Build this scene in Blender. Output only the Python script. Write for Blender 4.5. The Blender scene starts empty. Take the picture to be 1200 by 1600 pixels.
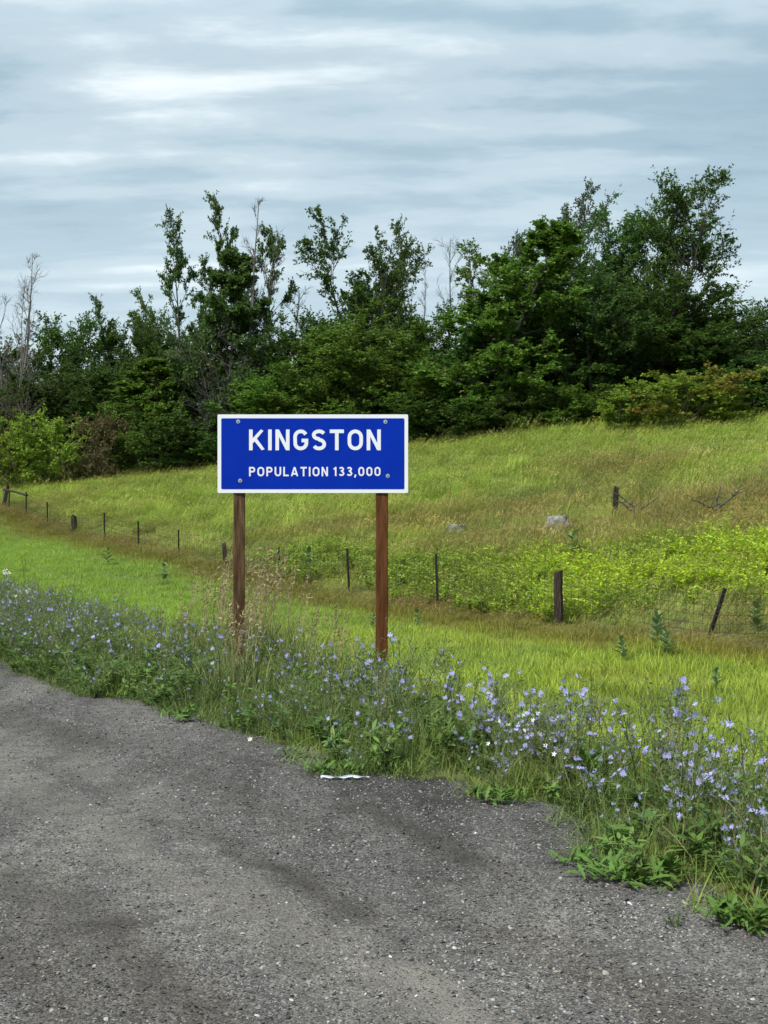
import bpy, math, random
import numpy as np
from mathutils import Vector, Euler, Matrix

rng = np.random.default_rng(7)
random.seed(7)
scene = bpy.context.scene
COL = scene.collection
D = bpy.data

# ------------------------------------------------------------------ camera, sky, sun, exposure
CAM_Z = 1.6
F = 2000.0                                   # focal length in photograph pixels (1200 x 1600)
cam_d = D.cameras.new('camera')
cam_d.lens = 45.0
cam_d.sensor_width = 36.0
cam_d.sensor_fit = 'AUTO'
cam_d.clip_start = 0.05
cam_d.clip_end = 3000
cam = D.objects.new('camera', cam_d)
COL.objects.link(cam)
cam.location = (0, 0, CAM_Z)
cam.rotation_euler = (math.radians(90), 0, 0)
scene.camera = cam

SUN_EL, SUN_AZ = 52.0, 222.0                 # azimuth clockwise from +Y: behind and to the left of the camera
EXPOSURE = 1.5
scene.view_settings.view_transform = 'Standard'
scene.view_settings.look = 'None'
scene.view_settings.gamma = 1
scene.view_settings.use_curve_mapping = False
scene.view_settings.exposure = EXPOSURE

world = D.worlds.new('World')
scene.world = world
world.use_nodes = True
wn, wl = world.node_tree.nodes, world.node_tree.links
wn.clear()


def N(nodes, kind, **kw):
    n = nodes.new(kind)
    for k, v in kw.items():
        if k == 'inp':
            for kk, vv in v.items():
                n.inputs[kk].default_value = vv
        else:
            setattr(n, k, v)
    return n


def ramp(nodes, stops, interp='LINEAR'):
    r = nodes.new('ShaderNodeValToRGB')
    r.color_ramp.interpolation = interp
    e = r.color_ramp.elements
    while len(e) < len(stops):
        e.new(0.5)
    for i, (p, c) in enumerate(stops):
        e[i].position = p
        e[i].color = (c[0], c[1], c[2], 1) if len(c) == 3 else c
    return r


w_out = N(wn, 'ShaderNodeOutputWorld')
sky = N(wn, 'ShaderNodeTexSky', sky_type='NISHITA', sun_disc=False)
sky.sun_elevation = math.radians(SUN_EL)
sky.sun_rotation = math.radians(SUN_AZ)
bg_sky = N(wn, 'ShaderNodeBackground', inp={'Strength': 0.05})
wl.new(sky.outputs[0], bg_sky.inputs['Color'])
tc = N(wn, 'ShaderNodeTexCoord')
sep = N(wn, 'ShaderNodeSeparateXYZ')
wl.new(tc.outputs['Generated'], sep.inputs[0])
zc = N(wn, 'ShaderNodeMath', operation='MAXIMUM', inp={1: 0.0})
wl.new(sep.outputs['Z'], zc.inputs[0])
za = N(wn, 'ShaderNodeMath', operation='ADD', inp={1: 0.16})
wl.new(zc.outputs[0], za.inputs[0])
cd = N(wn, 'ShaderNodeCombineXYZ')
for i, ax in enumerate('XY'):
    dv = N(wn, 'ShaderNodeMath', operation='DIVIDE')
    wl.new(sep.outputs[ax], dv.inputs[0])
    wl.new(za.outputs[0], dv.inputs[1])
    wl.new(dv.outputs[0], cd.inputs[i])


def sky_map(scale, rot, loc=(0, 0, 0)):
    m = N(wn, 'ShaderNodeMapping')
    m.inputs['Scale'].default_value = scale
    m.inputs['Rotation'].default_value = (0, 0, math.radians(rot))
    m.inputs['Location'].default_value = loc
    wl.new(cd.outputs[0], m.inputs[0])
    return m


# slow variation (sheets of cloud), streaks, fine ripples, each on the cloud layer overhead
m1 = sky_map((0.7, 1.1, 1), 12, (1.7, 0.3, 0))
n1 = N(wn, 'ShaderNodeTexNoise', inp={'Scale': 1.3, 'Detail': 9.0, 'Roughness': 0.6, 'Distortion': 0.15})
wl.new(m1.outputs[0], n1.inputs['Vector'])
m2 = sky_map((0.6, 2.4, 1), -5, (0.2, 0.9, 0))
n2 = N(wn, 'ShaderNodeTexNoise', inp={'Scale': 1.5, 'Detail': 6.0, 'Roughness': 0.5, 'Distortion': 0.35})
wl.new(m2.outputs[0], n2.inputs['Vector'])
m3 = sky_map((0.75, 1.9, 1), 28, (4.2, 2.1, 0))
n3 = N(wn, 'ShaderNodeTexNoise', inp={'Scale': 2.6, 'Detail': 6.0, 'Roughness': 0.58, 'Distortion': 0.2})
wl.new(m3.outputs[0], n3.inputs['Vector'])


def wmath(op, a, b):
    m = N(wn, 'ShaderNodeMath', operation=op)
    for i, v in enumerate((a, b)):
        if isinstance(v, (int, float)):
            m.inputs[i].default_value = v
        else:
            wl.new(v, m.inputs[i])
    return m.outputs[0]


cl = wmath('ADD', wmath('MULTIPLY', n1.outputs['Fac'], 0.44), wmath('MULTIPLY', n2.outputs['Fac'], 0.20))
cl = wmath('ADD', cl, wmath('MULTIPLY', n3.outputs['Fac'], 0.36))
# rippled cloud: bands bent by noise, coming and going
m4 = sky_map((0.35, 1.0, 1), -4, (0.0, 0.0, 0))
n4 = N(wn, 'ShaderNodeTexNoise', inp={'Scale': 1.6, 'Detail': 3.0})
wl.new(m4.outputs[0], n4.inputs['Vector'])
w4 = N(wn, 'ShaderNodeTexWave', wave_type='BANDS', bands_direction='Y', inp={'Scale': 2.3, 'Distortion': 4.5, 'Detail': 4.0, 'Detail Scale': 0.9, 'Detail Roughness': 0.6})
wl.new(m4.outputs[0], w4.inputs['Vector'])
rp = wmath('MULTIPLY', wmath('SUBTRACT', w4.outputs['Fac'], 0.45), wmath('MULTIPLY', wmath('MAXIMUM', wmath('SUBTRACT', n4.outputs['Fac'], 0.40), 0.0), 0.36))
cl = wmath('ADD', cl, rp)
cr = ramp(wn, [(0.36, (0.100, 0.150, 0.188)), (0.46, (0.148, 0.202, 0.236)), (0.54, (0.208, 0.258, 0.284)), (0.67, (0.37, 0.40, 0.41))], 'EASE')
wl.new(cl, cr.inputs[0])
# paler air towards the horizon
hz = N(wn, 'ShaderNodeMapRange', inp={'From Min': 0.0, 'From Max': 0.30, 'To Min': 0.75, 'To Max': 0.0})
wl.new(zc.outputs[0], hz.inputs['Value'])
hm = N(wn, 'ShaderNodeMix', data_type='RGBA')
wl.new(hz.outputs[0], hm.inputs['Factor'])
wl.new(cr.outputs[0], hm.inputs['A'])
hm.inputs['B'].default_value = (0.305, 0.355, 0.375, 1)
# an overcast sky is brighter overhead
ov = N(wn, 'ShaderNodeMapRange', inp={'From Min': 0.33, 'From Max': 1.0, 'To Min': 1.0, 'To Max': 2.4})
wl.new(zc.outputs[0], ov.inputs['Value'])
bg_cl = N(wn, 'ShaderNodeBackground')
wl.new(hm.outputs['Result'], bg_cl.inputs['Color'])
wl.new(ov.outputs[0], bg_cl.inputs['Strength'])
mx = N(wn, 'ShaderNodeMixShader', inp={0: 0.90})
wl.new(bg_sky.outputs[0], mx.inputs[1])
wl.new(bg_cl.outputs[0], mx.inputs[2])
wl.new(mx.outputs[0], w_out.inputs['Surface'])

sun_d = D.lights.new('sun', 'SUN')
sun_d.energy = 2.0
sun_d.angle = math.radians(11)
sun_d.color = (1.0, 0.955, 0.88)
sun = D.objects.new('sun', sun_d)
COL.objects.link(sun)
_e, _a = math.radians(SUN_EL), math.radians(SUN_AZ)
sdir = Vector((math.sin(_a) * math.cos(_e), math.cos(_a) * math.cos(_e), math.sin(_e)))
sun.rotation_euler = sdir.to_track_quat('Z', 'Y').to_euler()
sun.location = sdir * 50

# ------------------------------------------------------------------ the lie of the land
# s: metres from the shoulder's edge towards the field, t: metres along the road
NX, NY, S0 = 0.841, 0.541, 3.85


def to_st(x, y):
    return NX * x + NY * y - S0, -NY * x + NX * y


def to_xy(s, t):
    a = s + S0
    return NX * a - NY * t, NY * a + NX * t


EDGE_PX = [(0, 1040), (60, 1066), (130, 1092), (185, 1092), (240, 1112), (320, 1142), (400, 1158), (480, 1175), (490, 1212), (600, 1215),
           (700, 1225), (750, 1250), (850, 1262), (880, 1292), (905, 1365), (985, 1388), (1060, 1388), (1100, 1440), (1200, 1458)]
_ex = np.array([((x - 600) / F * (CAM_Z * F / (y - 800)), CAM_Z * F / (y - 800)) for x, y in EDGE_PX])
_es, _et = to_st(_ex[:, 0], _ex[:, 1])
_o = np.argsort(_et)
_es, _et = _es[_o], _et[_o]


def vnoise(x, y, seed=0):
    x = np.asarray(x, float); y = np.asarray(y, float)
    xi, yi = np.floor(x).astype(np.int64), np.floor(y).astype(np.int64)
    fx, fy = x - xi, y - yi
    fx, fy = fx * fx * (3 - 2 * fx), fy * fy * (3 - 2 * fy)

    def h(a, b):
        n = (a * 374761393 + b * 668265263 + seed * 974711) & 0xffffffff
        n = ((n ^ (n >> 13)) * 1274126177) & 0xffffffff
        return ((n ^ (n >> 16)) & 0xffff) / 65535.0
    return (h(xi, yi) * (1 - fx) + h(xi + 1, yi) * fx) * (1 - fy) + (h(xi, yi + 1) * (1 - fx) + h(xi + 1, yi + 1) * fx) * fy


def fbm(x, y, seed=0, oct=3):
    v, a, tot = 0, 1.0, 0
    for o in range(oct):
        v = v + a * vnoise(np.asarray(x) * 2 ** o, np.asarray(y) * 2 ** o, seed + o * 17)
        tot += a
        a *= 0.5
    return v / tot


def edge(t):
    t = np.asarray(t, float)
    e = np.interp(t, _et, _es, left=0.0, right=0.0)
    return e + (fbm(t * 2.3, t * 0 + 3, 5) - 0.5) * 0.22


def sstep(a, b, x):
    u = np.clip((np.asarray(x, float) - a) / (b - a), 0, 1)
    return u * u * (3 - 2 * u)


FT = [-100, 10, 18, 22.6, 27.4, 31.8, 36, 40, 44, 48, 52, 55, 59, 62.5, 66, 75, 82, 120, 400]
FZ = [-1.0, -1.0, -1.0, -1.08, -1.0, -0.9, -0.62, -0.3, 0.0, 0.2, 0.42, 0.62, 1.0, 1.4, 1.85, 2.5, 2.9, 4.0, 9.0]
LT = [-100, 10, 40, 47, 55, 65, 82, 120, 400]
LS = [70, 58, 44, 37.6, 33, 27.6, 20.6, 19.5, 19.5]
LZ = [7, 6.6, 5.95, 5.75, 5.15, 4.0, 3.6, 4.6, 10]


def sm_interp(t, a, b, w=2.0):
    return (np.interp(t - w, a, b) + np.interp(t, a, b) + np.interp(t + w, a, b)) / 3


def ground_z(x, y):
    x = np.asarray(x, float); y = np.asarray(y, float)
    s, t = to_st(x, y)
    zf = sm_interp(t, FT, FZ)
    road = 0.25 * np.maximum(0, zf) * sstep(25, 60, t)
    dit = zf - 0.1 - 0.2 * sstep(25, 40, t) + 0.12 * sstep(10, 2, t)
    ls, lz = sm_interp(t, LT, LS, 3), sm_interp(t, LT, LZ, 3)
    z = road + (dit - road) * sstep(0.8, 7.5, s)
    z = z + (zf - dit) * sstep(11, 15.5, s)
    u = np.clip((s - 15.5) / (ls - 15.5), 0, 1)
    z = z + (lz - zf) * u
    z = z + 0.03 * np.clip(s - ls, 0, 60)
    bump = (fbm(x * 0.35, y * 0.35, 11) - 0.5) * 0.30 * sstep(15, 20, s) + (fbm(x * 1.1, y * 1.1, 12) - 0.5) * 0.10 * sstep(3, 8, s)
    return z + bump


def px2ground(px, py):
    ys = np.linspace(3, 130, 5000)
    xs = (px - 600) / F * ys
    zr = CAM_Z - (py - 800) / F * ys
    hit = np.nonzero(zr <= ground_z(xs, ys))[0]
    i = hit[0] if len(hit) else len(ys) - 1
    return float(xs[i]), float(ys[i])


def at(px, py, Y):
    return ((px - 600) / F * Y, Y, CAM_Z - (py - 800) / F * Y)


def to_px(x, y, z):
    return 600 + x / y * F, 800 - (z - CAM_Z) / y * F


# ------------------------------------------------------------------ mesh helpers
class Geo:
    def __init__(self):
        self.v, self.f, self.n = [], [], 0

    def add(self, verts, faces, mat=0, smooth=False):
        verts = np.asarray(verts, float).reshape(-1, 3)
        faces = np.asarray(faces, np.int64)
        self.v.append(verts)
        self.f.append((faces + self.n, mat, smooth))
        self.n += len(verts)
        return self

    def mesh(self, name, mats):
        me = D.meshes.new(name)
        v = np.concatenate(self.v)
        me.vertices.add(len(v))
        me.vertices.foreach_set('co', v.astype(np.float32).ravel())
        loops = np.concatenate([f.ravel() for f, m, s in self.f])
        tot = np.concatenate([np.full(len(f), f.shape[1]) for f, m, s in self.f])
        mi = np.concatenate([np.full(len(f), m) for f, m, s in self.f])
        sm = np.concatenate([np.full(len(f), s) for f, m, s in self.f])
        me.loops.add(len(loops))
        me.loops.foreach_set('vertex_index', loops.astype(np.int32))
        me.polygons.add(len(tot))
        start = np.concatenate([[0], np.cumsum(tot)[:-1]])
        me.polygons.foreach_set('loop_start', start.astype(np.int32))
        me.polygons.foreach_set('loop_total', tot.astype(np.int32))
        me.polygons.foreach_set('material_index', mi.astype(np.int32))
        me.polygons.foreach_set('use_smooth', sm.astype(bool))
        me.update(calc_edges=True)
        me.validate()
        for m in (mats if isinstance(mats, (list, tuple)) else [mats]):
            me.materials.append(m)
        return me


def obj(name, me, parent=None, loc=None, rot=None, scale=None):
    o = D.objects.new(name, me)
    COL.objects.link(o)
    if parent is not None:
        o.parent = parent
    if loc is not None:
        o.location = loc
    if rot is not None:
        o.rotation_euler = rot
    if scale is not None:
        o.scale = scale
    return o


def tag(o, label=None, cat=None, group=None, kind=None):
    if label: o['label'] = label
    if cat: o['category'] = cat
    if group: o['group'] = group
    if kind: o['kind'] = kind
    return o


def unit(v):
    return v / np.maximum(np.linalg.norm(v, axis=-1, keepdims=True), 1e-9)


def tubes(P, R, sides=4):
    """P (n,k,3) centre lines, R (n,k) radii -> verts, quad faces"""
    n, k = P.shape[:2]
    T = np.empty_like(P)
    T[:, 1:-1] = P[:, 2:] - P[:, :-2]
    T[:, 0] = P[:, 1] - P[:, 0]
    T[:, -1] = P[:, -1] - P[:, -2]
    T = unit(T)
    mean = unit(P[:, -1] - P[:, 0])
    ref = np.where(np.abs(mean[:, 2:3]) > 0.8, np.array([[1.0, 0.13, 0]]), np.array([[0, 0.1, 1.0]]))[:, None, :]
    U = unit(np.cross(T, np.broadcast_to(ref, T.shape)))
    V = np.cross(T, U)
    a = np.arange(sides) * 2 * math.pi / sides
    ring = U[:, :, None, :] * np.cos(a)[None, None, :, None] + V[:, :, None, :] * np.sin(a)[None, None, :, None]
    verts = P[:, :, None, :] + ring * R[:, :, None, None]
    idx = np.arange(n * k * sides).reshape(n, k, sides)
    a0, a1 = idx[:, :-1], idx[:, 1:]
    f = np.stack([a0, np.roll(a0, -1, axis=2), np.roll(a1, -1, axis=2), a1], axis=-1).reshape(-1, 4)
    return verts.reshape(-1, 3), f


def grow(start, direc, length, k, bend, wob, r):
    """polylines that start at start, head for direc and turn towards bend (n,3)"""
    n = len(start)
    P = np.empty((n, k, 3))
    P[:, 0] = start
    d = unit(direc)
    step = (length / (k - 1))[:, None]
    for i in range(1, k):
        d = unit(d + bend / (k - 1) + r.normal(0, wob, (n, 3)))
        P[:, i] = P[:, i - 1] + d * step
    return P


def blades(base, az, h, w, bend, k=4, droop=0.35):
    """grass blades: base (n,3)"""
    n = len(base)
    u = np.linspace(0, 1, k)
    dirv = np.stack([np.cos(az), np.sin(az), np.zeros(n)], -1)
    side = np.stack([-np.sin(az), np.cos(az), np.zeros(n)], -1)
    z = h[:, None] * (u[None] - droop * bend[:, None] * u[None] ** 2)
    out = h[:, None] * bend[:, None] * u[None] ** 2
    C = base[:, None, :] + dirv[:, None, :] * out[..., None]
    C[..., 2] += z
    ww = w[:, None] * (1 - u[None] ** 1.6) * 0.5
    Lp = C[:, :-1] + side[:, None] * ww[:, :-1, None]
    Rp = C[:, :-1] - side[:, None] * ww[:, :-1, None]
    verts = np.concatenate([np.stack([Lp, Rp], 2).reshape(n, -1, 3), C[:, -1:]], 1)
    m = 2 * (k - 1) + 1
    b = (np.arange(n) * m)[:, None]
    quads = []
    for i in range(k - 2):
        quads.append(np.concatenate([b + 2 * i, b + 2 * i + 1, b + 2 * i + 3, b + 2 * i + 2], 1))
    tri = np.concatenate([b + 2 * (k - 2), b + 2 * (k - 2) + 1, b + m - 1], 1)
    return verts.reshape(-1, 3), (np.concatenate(quads) if quads else None), tri


def add_blades(g, *a, mat=0, **kw):
    v, q, t = blades(*a, **kw)
    base = g.n
    g.v.append(v)
    g.n += len(v)
    if q is not None:
        g.f.append((q + base, mat, True))
    g.f.append((t + base, mat, True))


def add_leaves(g, P, d, nrm, L, W, mat=0, fold=0.12, six=False):
    """leaves as folded diamonds: P base point, d direction, nrm normal, L length, W width"""
    n = len(P)
    d = unit(d)
    side = unit(np.cross(d, nrm))
    up = np.cross(side, d)
    L, W = L[:, None], W[:, None]
    if not six:
        v = np.stack([P, P + d * L * 0.45 + side * W * 0.5 + up * W * fold, P + d * L, P + d * L * 0.45 - side * W * 0.5 + up * W * fold], 1)
        g.add(v, np.arange(n * 4).reshape(n, 4), mat)
    else:
        v = np.stack([P, P + d * L * .3 + side * W * .46 + up * W * fold, P + d * L * .68 + side * W * .38 + up * W * fold - up * L * .03, P + d * L - up * L * 0.10,
                      P + d * L * .68 - side * W * .38 + up * W * fold - up * L * .03, P + d * L * .3 - side * W * .46 + up * W * fold, P + d * L * .5 - up * L * 0.01], 1)
        b = (np.arange(n) * 7)[:, None]
        f = np.concatenate([b + np.array([[0, 1, 6, 5]]), b + np.array([[1, 2, 3, 6]]), b + np.array([[6, 3, 4, 5]])])
        g.add(v, f, mat, True)


# ------------------------------------------------------------------ materials
def new_mat(name):
    m = D.materials.new(name)
    m.use_nodes = True
    m.node_tree.nodes.clear()
    return m, m.node_tree.nodes, m.node_tree.links


def leaf_mat(name, cols, transl=0.35, rough=0.55, tint=False, spec=0.25, noise=None, obj_rand=0.0):
    """cols: colours spread over the leaves at random"""
    m, n, l = new_mat(name)
    geo = N(n, 'ShaderNodeNewGeometry')
    r = ramp(n, [(i / max(1, len(cols) - 1), c) for i, c in enumerate(cols)])
    l.new(geo.outputs['Random Per Island'], r.inputs[0])
    col = r.outputs[0]
    if noise:
        tcn = N(n, 'ShaderNodeTexCoord')
        nn = N(n, 'ShaderNodeTexNoise', inp={'Scale': noise[0], 'Detail': 2.0})
        l.new(tcn.outputs['Object'], nn.inputs['Vector'])
        rr = ramp(n, [(0.40, (0, 0, 0)), (0.62, (1, 1, 1))])
        l.new(nn.outputs['Fac'], rr.inputs[0])
        mixn = N(n, 'ShaderNodeMix', data_type='RGBA')
        l.new(rr.outputs[0], mixn.inputs['Factor'])
        l.new(col, mixn.inputs['A'])
        mixn.inputs['B'].default_value = (*noise[1], 1)
        col = mixn.outputs['Result']
    if tint:
        at_ = N(n, 'ShaderNodeAttribute', attribute_type='INSTANCER', attribute_name='tint')
        mul = N(n, 'ShaderNodeMix', data_type='RGBA', blend_type='MULTIPLY', inp={'Factor': 1.0})
        l.new(col, mul.inputs['A'])
        l.new(at_.outputs['Color'], mul.inputs['B'])
        col = mul.outputs['Result']
    if obj_rand:
        oi = N(n, 'ShaderNodeObjectInfo')
        hs = N(n, 'ShaderNodeHueSaturation')
        mr = N(n, 'ShaderNodeMapRange', inp={'To Min': 1 - obj_rand, 'To Max': 1 + obj_rand})
        l.new(oi.outputs['Random'], mr.inputs['Value'])
        l.new(mr.outputs[0], hs.inputs['Value'])
        mh = N(n, 'ShaderNodeMapRange', inp={'To Min': 0.485, 'To Max': 0.512})
        l.new(oi.outputs['Random'], mh.inputs['Value'])
        l.new(mh.outputs[0], hs.inputs['Hue'])
        l.new(col, hs.inputs['Color'])
        col = hs.outputs[0]
    p = N(n, 'ShaderNodeBsdfPrincipled', inp={'Roughness': rough, 'Specular IOR Level': spec})
    l.new(col, p.inputs['Base Color'])
    out = N(n, 'ShaderNodeOutputMaterial')
    if transl:
        tr = N(n, 'ShaderNodeBsdfTranslucent')
        l.new(col, tr.inputs['Color'])
        ms = N(n, 'ShaderNodeMixShader', inp={0: transl})
        l.new(p.outputs[0], ms.inputs[1])
        l.new(tr.outputs[0], ms.inputs[2])
        l.new(ms.outputs[0], out.inputs['Surface'])
    else:
        l.new(p.outputs[0], out.inputs['Surface'])
    return m


def plain_mat(name, col, rough=0.6, metal=0.0, spec=0.5):
    m, n, l = new_mat(name)
    p = N(n, 'ShaderNodeBsdfPrincipled', inp={'Base Color': (*col, 1), 'Roughness': rough, 'Metallic': metal, 'Specular IOR Level': spec})
    out = N(n, 'ShaderNodeOutputMaterial')
    l.new(p.outputs[0], out.inputs['Surface'])
    return m


def rough_mat(name, c1, c2, scale=8, stretch=(1, 1, 1), bump=0.3, rough=0.8, c3=None, detail=5, dist=0.02, spec=0.3):
    m, n, l = new_mat(name)
    t = N(n, 'ShaderNodeTexCoord')
    mp = N(n, 'ShaderNodeMapping')
    mp.inputs['Scale'].default_value = stretch
    l.new(t.outputs['Object'], mp.inputs[0])
    nz = N(n, 'ShaderNodeTexNoise', inp={'Scale': scale, 'Detail': detail, 'Roughness': 0.65})
    l.new(mp.outputs[0], nz.inputs['Vector'])
    stops = [(0.32, c1), (0.66, c2)] if c3 is None else [(0.3, c1), (0.5, c2), (0.68, c3)]
    r = ramp(n, stops)
    l.new(nz.outputs['Fac'], r.inputs[0])
    p = N(n, 'ShaderNodeBsdfPrincipled', inp={'Roughness': rough, 'Specular IOR Level': spec})
    l.new(r.outputs[0], p.inputs['Base Color'])
    b = N(n, 'ShaderNodeBump', inp={'Strength': bump, 'Distance': dist})
    l.new(nz.outputs['Fac'], b.inputs['Height'])
    l.new(b.outputs[0], p.inputs['Normal'])
    out = N(n, 'ShaderNodeOutputMaterial')
    l.new(p.outputs[0], out.inputs['Surface'])
    return m


def gravel_mat():
    m, n, l = new_mat('compacted_gravel')
    t = N(n, 'ShaderNodeTexCoord')
    P = t.outputs['Object']
    big = N(n, 'ShaderNodeTexNoise', inp={'Scale': 0.55, 'Detail': 4.0, 'Roughness': 0.6, 'Distortion': 0.4})
    mpb = N(n, 'ShaderNodeMapping')
    mpb.inputs['Rotation'].default_value = (0, 0, math.radians(-33))
    mpb.inputs['Scale'].default_value = (1.6, 0.45, 1)
    l.new(P, mpb.inputs[0])
    l.new(mpb.outputs[0], big.inputs['Vector'])
    rb = ramp(n, [(0.34, (0.040, 0.036, 0.032)), (0.43, (0.082, 0.076, 0.070)), (0.56, (0.117, 0.108, 0.100)), (0.67, (0.165, 0.152, 0.134))])
    l.new(big.outputs['Fac'], rb.inputs[0])
    mid = N(n, 'ShaderNodeTexNoise', inp={'Scale': 7.0, 'Detail': 6.0, 'Roughness': 0.7})
    l.new(P, mid.inputs['Vector'])
    rm = ramp(n, [(0.3, (0.62, 0.61, 0.60)), (0.7, (1.32, 1.32, 1.34))])
    l.new(mid.outputs['Fac'], rm.inputs[0])
    mul = N(n, 'ShaderNodeMix', data_type='RGBA', blend_type='MULTIPLY', inp={'Factor': 1.0})
    l.new(rb.outputs[0], mul.inputs['A'])
    l.new(rm.outputs[0], mul.inputs['B'])
    vo = N(n, 'ShaderNodeTexVoronoi', inp={'Scale': 95.0, 'Randomness': 1.0})
    l.new(P, vo.inputs['Vector'])
    vs = N(n, 'ShaderNodeSeparateColor')
    l.new(vo.outputs['Color'], vs.inputs[0])
    rv = ramp(n, [(0.0, (0.45, 0.45, 0.45)), (0.55, (0.95, 0.95, 0.95)), (0.93, (1.35, 1.32, 1.28)), (1.0, (1.8, 1.75, 1.66))])
    l.new(vs.outputs[0], rv.inputs[0])
    mul2 = N(n, 'ShaderNodeMix', data_type='RGBA', blend_type='MULTIPLY', inp={'Factor': 1.0})
    l.new(mul.outputs['Result'], mul2.inputs['A'])
    l.new(rv.outputs[0], mul2.inputs['B'])
    sa = N(n, 'ShaderNodeAttribute', attribute_name='stain')
    pos = N(n, 'ShaderNodeMath', operation='MULTIPLY', use_clamp=True, inp={1: .60})
    l.new(sa.outputs['Fac'], pos.inputs[0])
    neg = N(n, 'ShaderNodeMath', operation='MULTIPLY', use_clamp=True, inp={1: -.62})
    l.new(sa.outputs['Fac'], neg.inputs[0])
    mp_ = N(n, 'ShaderNodeMix', data_type='RGBA')
    l.new(pos.outputs[0], mp_.inputs['Factor'])
    l.new(mul2.outputs['Result'], mp_.inputs['A'])
    mp_.inputs['B'].default_value = (.19, .17, .14, 1)
    mn_ = N(n, 'ShaderNodeMix', data_type='RGBA')
    l.new(neg.outputs[0], mn_.inputs['Factor'])
    l.new(mp_.outputs['Result'], mn_.inputs['A'])
    mn_.inputs['B'].default_value = (.032, .026, .020, 1)
    p = N(n, 'ShaderNodeBsdfPrincipled', inp={'Roughness': 0.85, 'Specular IOR Level': 0.2})
    l.new(mn_.outputs['Result'], p.inputs['Base Color'])
    hh = N(n, 'ShaderNodeMath', operation='MULTIPLY_ADD', inp={1: -1.2, 2: 0.5})
    l.new(vo.outputs['Distance'], hh.inputs[0])
    h2 = N(n, 'ShaderNodeMath', operation='ADD')
    l.new(hh.outputs[0], h2.inputs[0])
    l.new(vs.outputs[1], h2.inputs[1])
    b = N(n, 'ShaderNodeBump', inp={'Strength': 0.75, 'Distance': 0.008})
    l.new(h2.outputs[0], b.inputs['Height'])
    l.new(b.outputs[0], p.inputs['Normal'])
    out = N(n, 'ShaderNodeOutputMaterial')
    l.new(p.outputs[0], out.inputs['Surface'])
    return m


def stone_chip_mat():
    m, n, l = new_mat('stone_chip')
    a = N(n, 'ShaderNodeAttribute', attribute_type='INSTANCER', attribute_name='tint')
    p = N(n, 'ShaderNodeBsdfPrincipled', inp={'Roughness': 0.8, 'Specular IOR Level': 0.3})
    l.new(a.outputs['Color'], p.inputs['Base Color'])
    out = N(n, 'ShaderNodeOutputMaterial')
    l.new(p.outputs[0], out.inputs['Surface'])
    return m


M = {}
M['gravel'] = gravel_mat()
M['chip'] = stone_chip_mat()
M['asphalt'] = rough_mat('asphalt', (0.035, 0.035, 0.036), (0.07, 0.07, 0.07), 60, bump=0.4, dist=0.005)
M['soil'] = rough_mat('soil_and_thatch', (0.030, 0.040, 0.012), (0.085, 0.095, 0.028), 3, bump=0.6, c3=(0.11, 0.09, 0.045), dist=0.05)
M['bark_dark'] = rough_mat('dark_bark', (0.03, 0.026, 0.022), (0.085, 0.075, 0.065), 12, (4, 4, 1), 0.6)
M['bark_grey'] = rough_mat('grey_dead_bark', (0.06, 0.054, 0.05), (0.15, 0.14, 0.13), 12, (4, 4, 1), 0.4)
M['grass'] = leaf_mat('grass_blade', [(0.10, 0.15, 0.030), (0.17, 0.23, 0.048), (0.27, 0.31, 0.075), (0.14, 0.20, 0.035), (0.30, 0.29, 0.11)], 0.3, tint=True)
M['mown'] = leaf_mat('mown_grass_blade', [(0.14, 0.21, 0.022), (0.22, 0.29, 0.035), (0.32, 0.40, 0.07), (0.17, 0.25, 0.03), (0.25, 0.28, 0.08)], 0.3, tint=True)
M['seed'] = leaf_mat('grass_seed_head', [(0.22, 0.19, 0.08), (0.31, 0.28, 0.12), (0.26, 0.25, 0.09)], 0.2, tint=True)
M['weed'] = leaf_mat('weed_leaf', [(0.11, 0.16, 0.022), (0.20, 0.27, 0.03), (0.31, 0.37, 0.04), (0.15, 0.21, 0.03), (0.24, 0.25, 0.08)], 0.35, tint=True)
M['weed_stem'] = leaf_mat('weed_stem', [(0.09, 0.12, 0.04), (0.14, 0.13, 0.06)], 0, tint=True)
M['road_grass'] = leaf_mat('roadside_grass_blade', [(0.055, 0.10, 0.022), (0.10, 0.16, 0.035), (0.15, 0.20, 0.05), (0.08, 0.125, 0.03), (0.22, 0.20, 0.09)], 0.25, tint=True)
CH_STEM = [(0.075, 0.105, 0.028), (0.12, 0.15, 0.045), (0.17, 0.155, 0.075), (0.10, 0.065, 0.04)]
CH_LEAF = [(0.06, 0.115, 0.03), (0.10, 0.165, 0.04), (0.13, 0.20, 0.05)]
CH_FLOW = [(0.16, 0.165, 0.42), (0.25, 0.25, 0.52), (0.38, 0.38, 0.60), (0.20, 0.20, 0.46)]
M['ch_stem_i'] = leaf_mat('chicory_stem_far', CH_STEM, 0, tint=True)
M['ch_leaf_i'] = leaf_mat('chicory_leaf_far', CH_LEAF, 0.25, tint=True)
M['ch_flow_i'] = leaf_mat('chicory_petal_far', CH_FLOW, 0.3, tint=True)
M['ch_stem'] = leaf_mat('chicory_stem', CH_STEM, 0)
M['ch_leaf'] = leaf_mat('chicory_leaf', CH_LEAF, 0.25)
M['ch_flow'] = leaf_mat('chicory_petal', CH_FLOW, 0.3, obj_rand=0.25)
M['white_petal'] = leaf_mat('white_petal', [(0.70, 0.66, 0.68), (0.80, 0.78, 0.76)], 0.3)
M['rosette'] = leaf_mat('rosette_leaf', [(0.05, 0.105, 0.018), (0.085, 0.16, 0.026), (0.07, 0.13, 0.024)], 0.25, obj_rand=0.2)
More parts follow.
